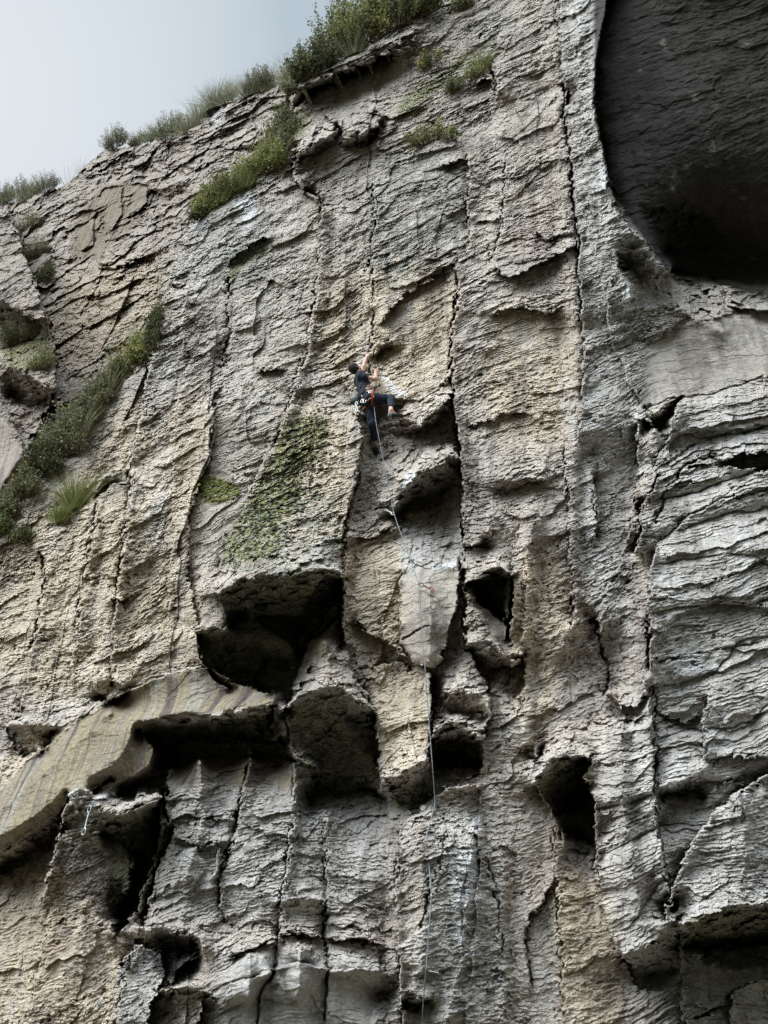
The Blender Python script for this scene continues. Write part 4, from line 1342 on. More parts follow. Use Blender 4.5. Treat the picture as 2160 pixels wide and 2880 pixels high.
for i, (x, y, w_, h_, m_, lf_, fl_, sp_, lb) in enumerate(_B):
    c, dn = root_at(x, y)
    k = (c - Vector(CAM)).length / FD
    h_ = h_ + dn * .8
    vr = .6 + .75 * random.Random(i * 7 + 3).random()
    if x < 340 and y > 760: h_ *= .74; w_ *= .9
    bush(c, w_ * k * 1.25, h_ * k * (1.75 if y < 260 and x > 600 else 1.5) * vr, w_ * k * .6, m_, lb, 'plant' if 'plant' in lb or 'clump' in lb else 'bush', 'bushes on the rim and ledges' if w_ > 45 else None,
         seed=50 + i, leaf=lf_ * 1.15, flowers=fl_, sprigs=max(sp_, 2 if w_ > 50 and y > 200 else 0), name='flowering_plant' if fl_ > 15 else 'bush')
_G = [
 (148,388,46,36,M_STRAW,"straw coloured grass tuft on the skyline at the left, by a lone flower stalk"),
 (172,375,16,34,M_STRAW,"thin dry flower stalks beside the leftmost straw tuft"),
 (330,300,60,30,M_STRAW,"straw grass tuft between two olive bushes on the skyline"),
 (405,285,50,34,M_STRAW,"grey straw tuft at the right end of the flat olive bush"),
 (430,262,34,46,M_STRAW,"narrow upright straw tuft on a skyline step"),
 (462,222,58,46,M_STRAW,"large pale feathery grass tuft on the skyline"),
 (494,208,40,38,M_STRAW,"pale feathery tuft right beside the large one"),
 (535,195,46,40,M_STRAW,"pale straw tuft left of the dark low bush"),
 (575,180,50,44,M_STRAW,"pale straw tuft growing over the dark low bush"),
 (608,178,34,66,M_STRAW,"tall dry weed stalks standing against the sky before the big bushes"),
 (632,168,30,60,M_STRAW,"dry seed stalks leaning out left of the big rim bushes"),
 (712,60,34,60,M_STRAW,"fine dry flower stalks poking from the tall dark bush"),
 (160,1098,56,62,M_BRIGHT,"fresh green grass clump hanging on the left wall"),
 (128,1128,44,34,M_BRIGHT,"low green grass trailing below the hanging clump"),
 (1040,152,24,40,M_BRIGHT,"upright bright grass in the notch of the upper wall"),
 (322,735,26,56,M_BRIGHT,"bright upright grass beside the flowered bush on the left ledge"),
 (236,850,40,40,M_STRAW,"dry straw tuft between the shrubs in the middle of the left ledge"),
 (165,930,44,40,M_STRAW,"dry straw tuft at the upper side of the biggest olive bush"),
 (75,1040,40,36,M_STRAW,"dry straw tuft low on the left ledge above the boulder"),
 (592,330,36,38,M_STRAW,"dry straw tuft between shrubs high on the steep green ledge"),
 (668,178,50,50,M_STRAW,"dry grass tuft at the foot of the rim bushes, left end"),
 (760,118,50,44,M_STRAW,"dry grass tuft at the foot of the rim bushes, middle"),
 (60,420,60,34,M_STRAW,"feathery dry grass on the top of the left buttress"),
 (470,440,50,40,M_BRIGHT,"yellow green grass fringe low on the steep green ledge"),
 (520,408,60,40,M_BRIGHT,"yellow green grass fringe in the middle of the steep green ledge"),
]
for i, (x, y, w_, h_, m_, lb) in enumerate(_G):
    c, dn = root_at(x, y + 2)
    k = (c - Vector(CAM)).length / FD
    h_ = h_ + dn * .7
    tuft(c, w_ * k * 1.25, h_ * k * 1.6, m_, lb, seed=900 + i, n=int(150 + 5 * w_) if 'stalk' not in lb else 40,
         group='dry grass tufts on the skyline' if m_ is M_STRAW and 'stalk' not in lb else None, wide=(.009 if m_ is M_STRAW else .0055) if 'stalk' not in lb else .006)

# moss cushions: countless small domes hugging the rock
def moss():
    rg = random.Random(5); mb = MB()
    zones = [((650,885),(712,885),(716,985),(690,1080),(640,1080),(600,1050),(606,930)), ((600,1000),(690,1000),(650,1130),(560,1190),(500,1200),(520,1110)),
             ((425,1035),(455,1028),(522,1050),(512,1078),(440,1085)), ((475,1150),(560,1100),(640,1150),(620,1210),(480,1225)), ((500,1010),(600,990),(560,1050),(500,1040)),
             ((625,860),(720,840),(725,900),(620,900))]
    wts = [260, 260, 220, 130, 35, 40]
    P_ = []
    for z, n in zip(zones, wts):
        xs = [q[0] for q in z]; ys = [q[1] for q in z]; k = 0
        while k < n:
            a = rg.uniform(min(xs), max(xs)); b = rg.uniform(min(ys), max(ys))
            if inpoly(np.array([a]), np.array([b]), z)[0]:
                P_.append((a, b, z is zones[2])); k += 1
    ax = np.array([q[0] for q in P_]); ay = np.array([q[1] for q in P_])
    W_ = at(ax, ay, full_relief(ax, ay)[0])
    for (a, b, yel), c in zip(P_, W_):
        r = rg.uniform(.010, .030) * (1.2 if yel else 1)
        c = Vector(c); tone = rg.uniform(.55, 1) if yel else min(1, max(0, rg.gauss(.22, .16)))
        V = []; F = []
        n1, n2 = 7, 3
        V.append(c + OUT * r * .9)
        for j in range(1, n2 + 1):
            ph = j / n2 * 1.75
            for i in range(n1):
                th = 2 * math.pi * i / n1
                q = r * rg.uniform(.75, 1.2)
                V.append(c + OUT * math.cos(ph) * q * .9 + (ALONG * math.cos(th) * 1.25 + UP * math.sin(th)) * math.sin(ph) * q)
        for i in range(n1): F.append((0, 1 + i, 1 + (i + 1) % n1))
        for j in range(n2 - 1):
            for i in range(n1):
                F.append((1 + j * n1 + i, 1 + (j + 1) * n1 + i, 1 + (j + 1) * n1 + (i + 1) % n1, 1 + j * n1 + (i + 1) % n1))
        mb.add(V, F, tone)
        for q in range(1):
            dr = rdir(rg); dr = (dr + OUT * .9).normalized(); sd = dr.cross(rdir(rg)).normalized()
            p = c + dr * r * .7
            mb.add([p - sd * .006, p + sd * .006, p + dr * .016], [(0, 1, 2)], min(1, tone + .25))
    o = mb.build('moss', M_MOSS, None, loc=Vector(W_[0]))
    return tag(o, "dark green and yellow moss cushions spread over the pillar left of the climber", kind='stuff')
moss()
# ------------------------------------------------------------------ climbing hardware
def metal(name, c, rough=.3, met=1.0):
    m, n, L, b = new_mat(name, rough, .5)
    b.inputs['Metallic'].default_value = met
    t = n.new('ShaderNodeTexNoise'); t.inputs['Scale'].default_value = 60
    mx = n.new('ShaderNodeMixRGB'); mx.inputs[1].default_value = (*c, 1); mx.inputs[2].default_value = (*[q * .6 for q in c], 1)
    L(t.outputs['Fac'], mx.inputs[0]); L(mx.outputs[0], b.inputs['Base Color'])
    return m
def cloth(name, c, c2=None, scale=30, rough=.9):
    m, n, L, b = new_mat(name, rough, .15)
    t = n.new('ShaderNodeTexNoise'); t.inputs['Scale'].default_value = scale; t.inputs['Detail'].default_value = 6
    mx = n.new('ShaderNodeMixRGB'); mx.inputs[1].default_value = (*c, 1); mx.inputs[2].default_value = (*(c2 or [q * .6 for q in c]), 1)
    L(t.outputs['Fac'], mx.inputs[0]); L(mx.outputs[0], b.inputs['Base Color'])
    return m
M_STEEL = metal("bright_steel", (.62, .63, .62), .35, .8)
M_DARKMETAL = metal("black_alloy", (.05, .05, .055), .4, .5)
M_REDMETAL = metal("red_alloy", (.75, .16, .12), .35, .5)
M_SLING_D = cloth("dark_sling", (.03, .025, .025))
M_SLING_W = cloth("pale_sling", (.75, .76, .70))
M_SLING_O = cloth("orange_sling", (.45, .13, .07))
M_ROPE, _n, _L, _b = new_mat("rope_sheath", .8, .2)
_t = _n.new('ShaderNodeTexWave'); _t.inputs['Scale'].default_value = 40; _t.inputs['Distortion'].default_value = 2
_r = _n.new('ShaderNodeValToRGB'); _r.color_ramp.elements[0].color = (.13, .15, .155, 1); _r.color_ramp.elements[1].color = (.34, .37, .37, 1)
_L(_t.outputs['Fac'], _r.inputs['Fac']); _L(_r.outputs['Color'], _b.inputs['Base Color'])

def carabiner(mb, a, b, side, w=.055, r=.0055):
    """closed D loop from a to b, bulging to one side"""
    a = Vector(a); b = Vector(b); ax = (b - a); l = ax.length; ax.normalize()
    sd = (Vector(side) - ax * Vector(side).dot(ax)).normalized()
    pts = []
    for k in range(18):
        th = 2 * math.pi * k / 18
        x = .5 - .5 * math.cos(th)
        y = math.sin(th) * w * .5 * (1.15 if math.sin(th) > 0 else .85) * (abs(math.sin(th)) ** -.25 if abs(math.sin(th)) > .05 else 1)
        pts.append(a + ax * (l * x) + sd * y)
    V, F = tube(pts, r, 6, True)
    mb.add(V, F)

def strap(mb, a, b, side, w=.018, t=.005):
    a = Vector(a); b = Vector(b); ax = (b - a).normalized()
    sd = (Vector(side) - ax * Vector(side).dot(ax)).normalized(); n_ = ax.cross(sd)
    V = []
    for p, s_ in ((a, 1), ((a + b) / 2, .8), (b, 1)):
        for i, j in ((-1, -1), (1, -1), (1, 1), (-1, 1)):
            V.append(p + sd * i * w * .5 * s_ + n_ * j * t * .5)
    F = [(0, 1, 2, 3), (8, 11, 10, 9)]
    for q in (0, 4):
        for k in range(4): F.append((q + k, q + (k + 1) % 4, q + 4 + (k + 1) % 4, q + 4 + k))
    mb.add(V, F)

def quickdraw(a, b, mat1, mat2, msl, label, group=None, size=.085, r=.0055, share=.34, name='quickdraw'):
    a = Vector(a); b = Vector(b)
    root = empty(name, a)
    l = (b - a).length; d = (b - a).normalized(); side = d.cross(OUT).normalized()
    s1 = min(size, l * share)
    m1 = MB(); carabiner(m1, a, a + d * s1, side, s1 * .58, r); m1.build('carabiner', mat1, root, smooth_=True)
    m2 = MB(); carabiner(m2, b - d * s1, b, side, s1 * .58, r); m2.build('carabiner', mat2, root, smooth_=True)
    m3 = MB(); strap(m3, a + d * s1 * .85, b - d * s1 * .85, side); m3.build('sling', msl, root)
    return tag(root, label, 'quickdraw', group)

def hanger(sx, sy, label, group='bolt hangers on the wall'):
    p = surf(sx, sy, .004)
    root = empty('bolt_hanger', p)
    mb = MB()
    # plate flat on the rock, bent outwards into an eye
    out_ = OUT; al = ALONG; up = UP
    prof = [(-.025, .0), (.02, .0), (.03, .01), (.034, .045)]
    w_ = .022; V = []; F = []
    for k, (z, o_) in enumerate(prof):
        for s_ in (-1, 1):
            for t_ in (0, .004):
                V.append(p - up * z + out_ * (o_ + t_) + al * s_ * w_ * (1 if k < 3 else .6))
    for k in range(3):
        q = k * 4
        F += [(q, q + 4, q + 6, q + 2), (q + 1, q + 3, q + 7, q + 5), (q, q + 1, q + 5, q + 4), (q + 2, q + 6, q + 7, q + 3)]
    F += [(0, 2, 3, 1), (12, 13, 15, 14)]
    mb.add(V, F)
    ring = [p - up * (.034 + .0) + out_ * .045 + (al * math.cos(t) * .02 + out_ * math.sin(t) * .02) for t in np.linspace(0, 2 * math.pi, 13)[:-1]]
    V, F = tube(ring, .005, 5, True); mb.add(V, F)
    mb.build('plate', M_STEEL, root)
    bo = MB(); V, F = tube([p + out_ * .002 + up * .002, p + out_ * .022 + up * .002], .010, 6); bo.add(V, F)
    bo.build('bolt', M_STEEL, root)
    return tag(root, label, 'bolt hanger', group)

def K(x, y):        # source pixels of the photograph -> survey units
    return x * .768, y * .768

rope_pts = []
def draw_on_rope(bx, by, cx, cy, mat1, mat2, msl, label, out_b=.03, out_c=.16, r=.0055):
    b = surf(*K(bx, by), out_b); hb = relief(*K(bx, by))
    c = pt(*K(cx, cy), max(relief(*K(cx, cy)), hb) + out_c)
    quickdraw(b, c, mat1, mat2, msl, label, 'quickdraws clipped along the rope', r=r)
    return c
hanger(1083, 1428, "steel bolt hanger under the climber, behind the white quickdraw")
c1 = draw_on_rope(1083, 1432, 1108, 1446, M_STEEL, M_STEEL, M_SLING_W, "bright silver quickdraw right below the climber's feet, holding the pale rope", r=.008)
hanger(1223, 1658, "steel bolt hanger on the smooth grey shield of rock")
c2 = draw_on_rope(1221, 1660, 1178, 1642, M_REDMETAL, M_DARKMETAL, M_SLING_D, "dark quickdraw with a red carabiner on the smooth grey shield")
hanger(1243, 2286, "steel bolt hanger at the top of the long lower pillar")
c3 = draw_on_rope(1241, 2282, 1224, 2260, M_STEEL, M_DARKMETAL, M_SLING_D, "short black quickdraw at the top of the long lower pillar")
hanger(1248, 2498, "steel bolt hanger halfway down the long lower pillar")
c4 = draw_on_rope(1246, 2500, 1214, 2519, M_STEEL, M_STEEL, M_SLING_D, "quickdraw halfway down the long lower pillar, over the curved crack")
hanger(1244, 2736, "steel bolt hanger lowest on the long lower pillar")
c5 = draw_on_rope(1242, 2738, 1198, 2729, M_STEEL, M_DARKMETAL, M_SLING_W, "lowest quickdraw on the rope, near the bottom of the photo")
# fixed draw on the left block
hanger(253, 2262, "steel bolt hanger on the hanging block at the lower left")
a_ = surf(*K(254, 2266), .05)
quickdraw(a_, a_ + Vector((0, 0, -.42)) + ALONG * -.04, M_STEEL, M_STEEL, M_SLING_W, "white quickdraw hanging free from the block at the lower left", 'quickdraws left hanging', size=.1, r=.007, share=.3)
a_ = surf(*K(1088, 1226), .05)
quickdraw(a_, a_ + Vector((.03, 0, -.16)) + ALONG * .05, M_STEEL, M_STEEL, M_SLING_D, "small quickdraw in the shade behind the climber's lower leg", 'quickdraws left hanging', size=.06, share=.4)
for x, y, lb in [(1855, 1098, "bolt hanger on the smooth brown slab at the right, above the dark niche"),
                 (1823, 1461, "bolt hanger by the crease left of the layered right wall"),
                 (1928, 1726, "bolt hanger in the middle of the layered right wall"),
                 (2022, 2068, "bolt hanger on the light ribbed rock above the folds"),
                 (2002, 2435, "bolt hanger on the big block at the lower right"),
                 (216, 2165, "bolt hanger on the smooth rounded bulge at the left")]:
    hanger(x, y, lb)
# ------------------------------------------------------------------ surface nets over a distance field
def surface_net(f, lo, hi, vox):
    lo = np.array(lo, float); n = np.ceil((np.array(hi) - lo) / vox).astype(int) + 1
    ax = [lo[i] + vox * np.arange(n[i]) for i in range(3)]
    X, Y, Z = np.meshgrid(*ax, indexing='ij')
    D = f(np.stack([X, Y, Z], -1))
    s = D < 0
    c = np.zeros([q - 1 for q in n]); P = np.zeros([q - 1 for q in n] + [3])
    corners = [(i, j, k) for i in (0, 1) for j in (0, 1) for k in (0, 1)]
    sl = lambda A, o: A[o[0]:A.shape[0] - 1 + o[0], o[1]:A.shape[1] - 1 + o[1], o[2]:A.shape[2] - 1 + o[2]]
    for a in corners:
        for d in range(3):
            if a[d] == 0:
                b = list(a); b[d] = 1; b = tuple(b)
                da, db = sl(D, a), sl(D, b)
                m = (da < 0) != (db < 0)
                t = np.where(m, da / np.where(m, da - db, 1), 0)
                for q in range(3):
                    P[..., q] += np.where(m, a[q] + (t if q == d else 0), 0)
                c += m
    act = c > 0
    idx = -np.ones(act.shape, int); idx[act] = np.arange(act.sum())
    gi = np.stack(np.nonzero(act), -1)
    V = lo + vox * (gi + P[act] / c[act][:, None])
    F = []
    for d in range(3):
        e1, e2 = [(1, 2), (2, 0), (0, 1)][d]
        A = s[tuple(slice(0, -1) if q == d else slice(None) for q in range(3))]
        B = s[tuple(slice(1, None) if q == d else slice(None) for q in range(3))]
        ch = np.stack(np.nonzero(A != B), -1)
        ok = (ch[:, e1] > 0) & (ch[:, e2] > 0) & (ch[:, e1] < n[e1] - 1) & (ch[:, e2] < n[e2] - 1)
        ch = ch[ok]; ins = A[tuple(ch.T)]
        o1 = np.zeros(3, int); o1[e1] = 1; o2 = np.zeros(3, int); o2[e2] = 1
        q = np.stack([idx[tuple((ch - o1 - o2).T)], idx[tuple((ch - o2).T)], idx[tuple(ch.T)], idx[tuple((ch - o1).T)]], -1)
        q[~ins] = q[~ins][:, ::-1]
        F.append(q)
    return V, np.concatenate(F)

def cap(p, a, b, ra, rb):
    a = np.array(a); b = np.array(b); ab = b - a
    t = np.clip(((p - a) @ ab) / (ab @ ab + 1e-9), 0, 1)
    return np.linalg.norm(p - a - t[..., None] * ab, axis=-1) - (ra + (rb - ra) * t)

def blend(ds, k):
    r = ds[0]
    for d in ds[1:]:
        h = np.clip(.5 + .5 * (d - r) / k, 0, 1)
        r = d + (r - d) * h - k * h * (1 - h)
    return r

def ell(p, c, ax, rad):
    """ellipsoid with axes given as rows"""
    q = (p - np.array(c)) @ np.array([list(a) for a in ax]).T / np.array(rad)
    l = np.linalg.norm(q, axis=-1)
    return (l - 1) * min(rad)

def J(sx, sy, h): return np.array(pt(sx, sy, h))
nb = lambda x, y: max(relief(x + a, y + b) for a in (-4, 0, 4) for b in (-4, 0, 4))
hLh = nb(793, 768); hRh = nb(816, 799); hRf = relief(866, 898); hLf = relief(817, 975); hb0 = relief(770, 830)
print("RELIEF AT CLIMBER", hLh, hRh, hRf, hLf, hb0, relief(800, 900), relief(806, 918), relief(845, 860))
base = max(hb0, relief(790, 850), hLh) 
BH = base + .34
head = J(766.3, 796.6, BH + .12)
neck = J(775.5, 806, BH + .06)
chest = J(781.0, 820, BH + .02)
waist = J(787.0, 842, BH + .02)
pelv = J(791.5, 860, BH + .03)
rsh = J(780.5, 813.5, BH + .17); lsh = J(780.5, 806, BH - .12)
rel_ = J(811.5, 818.5, BH + .08); rwr = J(811.5, 803.0, hRh + .10); rha = J(817.5, 797.0, hRh + .035)
lel = J(784.5, 793.5, hLh + .22); lwr = J(791.6, 771.5, hLh + .05); lha = J(795.0, 763.0, hLh + .02)
rhip = J(798, 861, BH + .10); rkn = J(845.5, 861.5, max(BH - .05, relief(845, 862) + .09)); ran = J(844.2, 887.0, max(hRf, hRf) + .16); rhe = J(842.5, 898, hRf + .15); rto = J(866.5, 897, hRf + .03)
lhip = J(794, 873, BH - .04); lkn = J(805.5, 917, max(BH - .12, relief(806, 918) + .08)); lan = J(809.0, 955.5, hLf + .17); lhe = J(807.8, 964, hLf + .17); lto = J(817.5, 983, hLf + .05)
for nm, a, b in (('rua', rsh, rel_), ('rfa', rel_, rwr), ('lua', lsh, lel), ('lfa', lel, lwr), ('rth', rhip, rkn), ('rsh', rkn, ran), ('lth', lhip, lkn), ('lsh', lkn, lan), ('tor', neck, pelv), ('sho', rsh, lsh), ('rft', rhe, rto), ('lft', lhe, lto)):
    print('LEN', nm, round(float(np.linalg.norm(a - b)), 3))

M_SKIN, _n, _L, _b = new_mat("skin", .55, .35)
_t = _n.new('ShaderNodeTexNoise'); _t.inputs['Scale'].default_value = 18
_r = _n.new('ShaderNodeValToRGB'); _r.color_ramp.elements[0].color = (.50, .29, .21, 1); _r.color_ramp.elements[1].color = (.66, .42, .32, 1)
_L(_t.outputs['Fac'], _r.inputs['Fac']); _L(_r.outputs['Color'], _b.inputs['Base Color'])
M_HAIR = cloth("dark_hair", (.018, .013, .011), (.04, .03, .024), 60, .6)
M_SHIRT = cloth("navy_shirt", (.024, .026, .040), (.045, .047, .062), 12)
M_TROU = cloth("dark_trousers", (.014, .019, .028), (.026, .032, .042), 10)
M_ORANGE = cloth("orange_webbing", (.36, .085, .04), (.25, .06, .03), 40)
M_SHOE = cloth("black_rubber", (.018, .018, .02), (.03, .03, .032), 30, .5)
M_SHOE2 = cloth("grey_shoe_cloth", (.22, .22, .22), (.1, .1, .1), 60)
M_BAG = cloth("grey_bag_cloth", (.30, .29, .27), (.22, .21, .2), 20)
M_BAGD = cloth("dark_bag_cloth", (.07, .07, .065), (.05, .05, .05), 30)

def nrm(v): return v / (np.linalg.norm(v) + 1e-9)
# head frame: he looks up along the wall to his raised hand
up_h = nrm(nrm(head - neck) * .75 + np.array([0, 0, .5])) if False else nrm(head - neck)
fwd = nrm(nrm(lha - head) + np.array(UDIR) * .35)
fwd = nrm(fwd - up_h * (fwd @ up_h)); rt = np.cross(fwd, up_h)

def hand(wr, tip, curl, side, flip=1):
    """palm, four bent fingers and thumb as capsule list: (a, b, ra, rb)"""
    d = nrm(tip - wr); s_ = nrm(side - d * (side @ d)); c = nrm(curl - d * (curl @ d) - s_ * (curl @ s_))
    L_ = .095
    out_ = []
    for k in range(4):
        o_ = s_ * (-.03 + .02 * k)
        p0 = wr + d * .02 + o_ * .6; p1 = wr + d * L_ + o_
        out_.append((p0, p1, .016, .0125))
        ln = (.036, .042, .038, .03)[k]
        q1 = p1 + nrm(d * .85 + c * .5) * ln; q2 = q1 + nrm(d * .25 + c * .95) * ln * .75; q3 = q2 + nrm(-d * .25 + c) * ln * .55
        out_ += [(p1, q1, .0105, .0095), (q1, q2, .0095, .0085), (q2, q3, .0085, .007)]
    t0 = wr + d * .03 - s_ * .03 * flip; t1 = t0 + nrm(d * .6 - s_ * .8 * flip + c * .2) * .04; t2 = t1 + nrm(d * .8 + c * .6) * .032
    out_ += [(t0, t1, .014, .011), (t1, t2, .011, .009)]
    return out_

INW = -NRM
rhand = hand(rwr, rha + nrm(rha - rwr) * .03, INW, nrm(np.array(UDIR) * .3 + np.array([0, 0, -1.])), 1)
lhand = hand(lwr, lha + nrm(lha - lwr) * .05, INW, np.array(UDIR), -1)
skin_caps = [
 (chest, waist, .115, .105), (waist, pelv, .105, .12), (neck, chest, .06, .11),
 (neck, head - fwd * .01, .056, .055), (rsh, rel_, .047, .040), (rel_, rwr, .043, .027), (lsh, lel, .046, .040), (lel, lwr, .042, .027),
 (rhip, rkn, .075, .052), (rkn, ran, .055, .034), (lhip, lkn, .075, .052), (lkn, lan, .055, .034),
 (ran, rhe, .034, .03), (rhe + nrm(rto - rhe) * .02, rto, .032, .022), (ran, (rhe + rto) / 2, .032, .03),
 (lan, lhe, .034, .03), (lhe + nrm(lto - lhe) * .02, lto, .032, .022), (lan, (lhe + lto) / 2, .032, .03)]

def f_skin(p):
    ds = [cap(p, *c) for c in skin_caps]
    r = blend(ds, .03)
    hd = ell(p, head, (rt, fwd, up_h), (.076, .096, .112))
    jaw = ell(p, head + fwd * .045 - up_h * .055, (rt, fwd, up_h), (.050, .052, .055))
    nose = cap(p, head + fwd * .092 + up_h * .005, head + fwd * .118 - up_h * .025, .009, .014)
    brow = cap(p, head + fwd * .085 + up_h * .022 - rt * .035, head + fwd * .085 + up_h * .022 + rt * .035, .012, .012)
    hd = blend([hd, jaw, brow, nose], .015)
    for s_ in (-1, 1):
        eye = np.linalg.norm(p - (head + fwd * .094 + up_h * .004 + rt * s_ * .031), axis=-1) - .011
        hd = np.maximum(hd, -eye)
        hd = np.minimum(hd, np.linalg.norm(p - (head + fwd * .082 + up_h * .004 + rt * s_ * .031), axis=-1) - .012)
        ear = ell(p, head + rt * s_ * .079 - up_h * .005 - fwd * .005, (rt, fwd, up_h), (.012, .022, .032))
        hd = blend([hd, ear], .006)
    lip = cap(p, head + fwd * .094 - up_h * .052 - rt * .02, head + fwd * .094 - up_h * .052 + rt * .02, .008, .008)
    hd = blend([hd, lip], .006)
    r = blend([r, hd], .02)
    hands = [cap(p, *c) for c in rhand + lhand]
    hh = hands[0]
    for q in hands[1:]: hh = blend([hh, q], .004)
    return blend([r, hh], .012)

def bounds(pts, pad):
    a = np.array(pts); return a.min(0) - pad, a.max(0) + pad

person = empty('person', Vector(pelv))
tag(person, "climber in dark shirt and trousers reaching up with the left hand on the wall", 'person')
allp = [head, neck, chest, waist, pelv, rsh, lsh, rel_, rwr, rha, lel, lwr, lha, rhip, rkn, ran, rhe, rto, lhip, lkn, lan, lhe, lto]
V, F = surface_net(f_skin, *bounds(allp, .2), .0095)
mesh_obj('body', V, F, M_SKIN, person, smooth_=True)

def f_hair(p):
    a = ell(p, head - fwd * .010 + up_h * .012, (rt, fwd, up_h), (.092, .108, .122))
    n_ = .006 * np.sin(p[..., 0] * 160) * np.sin(p[..., 1] * 170 + 1) * np.sin(p[..., 2] * 150)
    fr = (p - head) @ fwd; upc = (p - head) @ up_h
    return np.maximum(a + n_, np.maximum(fr - .045 - .35 * upc, -upc - .10 + fr * 1.2))
V, F = surface_net(f_hair, *bounds([head], .17), .006)
mesh_obj('hair', V, F, M_HAIR, person, smooth_=True)
def f_beard(p):
    a = ell(p, head + fwd * .045 - up_h * .058, (rt, fwd, up_h), (.058, .060, .060))
    upc = (p - head) @ up_h; fr = (p - head) @ fwd
    return np.maximum(a, np.maximum(upc + .030, -fr + .01))
V, F = surface_net(f_beard, *bounds([head + fwd * .045 - up_h * .058], .09), .006)
mesh_obj('beard', V, F, M_HAIR, person, smooth_=True)

def folds(p, s=1.0, a=.006):
    return a * np.sin(p[..., 2] * 38 * s + 6 * np.sin(p[..., 0] * 9) + 3 * np.sin(p[..., 1] * 11)) + a * .5 * np.sin(p[..., 0] * 50 + p[..., 2] * 27)
side_c = nrm(rsh - lsh)
def f_shirt(p):
    tor = nrm(neck - pelv)
    ds = [cap(p, neck - tor * .06, chest, .085, .135), cap(p, chest, waist, .135, .118), cap(p, waist, pelv, .12, .128),
          cap(p, neck - tor * .02 + side_c * .02, rsh, .06, .066), cap(p, neck - tor * .02 - side_c * .02, lsh, .06, .064),
          cap(p, rsh, rsh + (rel_ - rsh) * .52, .066, .064), cap(p, lsh, lsh + (lel - lsh) * .5, .064, .060),
          cap(p, chest + side_c * .06, waist + side_c * .03, .10, .09), cap(p, chest - side_c * .06, waist - side_c * .03, .10, .09)]
    r = blend(ds, .04) + folds(p, .8, .007)
    hem = -((p - (waist * .35 + pelv * .65)) @ tor) - .075
    ru = nrm(rel_ - rsh); sl = ((p - rsh) @ ru) - np.linalg.norm(rel_ - rsh) * .52
    sl = np.where(np.linalg.norm(p - rsh, axis=-1) < .30, sl, -1)
    sl = np.where(((p - rsh) @ side_c > -.02) | (((p - rsh) @ ru) > .05), sl, -1)
    col_ = ((p - neck) @ nrm(head - neck)) - .012
    return np.maximum(np.maximum(r, hem), np.maximum(sl, col_))
V, F = surface_net(f_shirt, *bounds([neck, rsh, lsh, pelv, rsh + (rel_ - rsh) * .6, lsh + (lel - lsh) * .6], .16), .009)
mesh_obj('shirt', V, F, M_SHIRT, person, smooth_=True)

def f_trou(p):
    tor = nrm(waist - pelv)
    ds = [cap(p, waist * .3 + pelv * .7, pelv, .118, .135), cap(p, pelv, (rhip + lhip) / 2, .135, .13),
          cap(p, rhip, rkn, .100, .074), cap(p, rkn, ran + (rkn - ran) * .22, .077, .052),
          cap(p, lhip, lkn, .104, .076), cap(p, lkn, lan + (lkn - lan) * .18, .078, .050)]
    r = blend(ds, .035) + folds(p, 1.0, .006)
    top = ((p - (waist * .35 + pelv * .65)) @ tor) - .03
    hr = ((p - ran) @ nrm(ran - rkn)) + np.linalg.norm(ran - rkn) * .20
    hr = np.where(np.linalg.norm(p - ran, axis=-1) < .16, hr, -1)
    hl = ((p - lan) @ nrm(lan - lkn)) + np.linalg.norm(lan - lkn) * .16
    hl = np.where(np.linalg.norm(p - lan, axis=-1) < .16, hl, -1)
    return np.maximum(np.maximum(r, top), np.maximum(hr, hl))
V, F = surface_net(f_trou, *bounds([waist, pelv, rhip, lhip, rkn, lkn, ran, lan], .18), .010)
mesh_obj('trousers', V, F, M_TROU, person, smooth_=True)

def shoe(an, he, to, nm):
    d = nrm(to - he); leg = nrm(an - he); dn = -nrm(leg - d * (leg @ d))
    def f(p):
        r = blend([cap(p, he - leg * .004, he + d * .06, .044, .042), cap(p, he + d * .06, to, .042, .030)], .02)
        open_ = -((p - (he + leg * .03 + d * .02)) @ dn) - .012
        return np.maximum(r, open_)
    V, F = surface_net(f, *bounds([an, he, to], .09), .007)
    s_ = mesh_obj(nm, V, F, M_SHOE, person, smooth_=True)
    # heel rand in grey
    def g(p):
        r = np.linalg.norm(p - (he + d * .005), axis=-1) - .048
        return np.maximum(np.abs(r) - .003, ((p - he) @ d) - .02)
    V, F = surface_net(g, *bounds([he], .07), .005)
    base_ = person.location
    me = bpy.data.meshes.new('heel_rand'); me.from_pydata((np.array(V) - np.array(base_)).tolist(), [], [list(map(int, q)) for q in F]); me.materials.append(M_SHOE2)
    o = bpy.data.objects.new('heel_rand', me); col.objects.link(o); o.parent = s_
shoe(ran, rhe, rto, 'shoe'); shoe(lan, lhe, lto, 'shoe')

# harness: waist belt and leg loops
def ringband(c, axis_, rx, ry, w_, hint, th=.008):
    axis_ = nrm(axis_); a = nrm(hint - axis_ * (hint @ axis_)); b = np.cross(axis_, a)
    V = []; F = []; n_ = 28
    for i in range(n_):
        t = 2 * math.pi * i / n_
        for (dr, dz) in ((0, -w_ / 2), (0, w_ / 2), (th, w_ / 2), (th, -w_ / 2)):
            V.append(c + a * math.cos(t) * (rx + dr) + b * math.sin(t) * (ry + dr) + axis_ * dz)
    for i in range(n_):
        j = (i + 1) % n_
        for k in range(4):
            l = (k + 1) % 4
            F.append((i * 4 + k, i * 4 + l, j * 4 + l, j * 4 + k))
    return V, F
har = empty('harness', Vector((0, 0, 0))); har.parent = person
tor = nrm(waist - pelv)
wc = waist * .3 + pelv * .7
mb = MB(); mb.add(*ringband(wc - tor * .05, tor, .142, .136, .034, side_c))
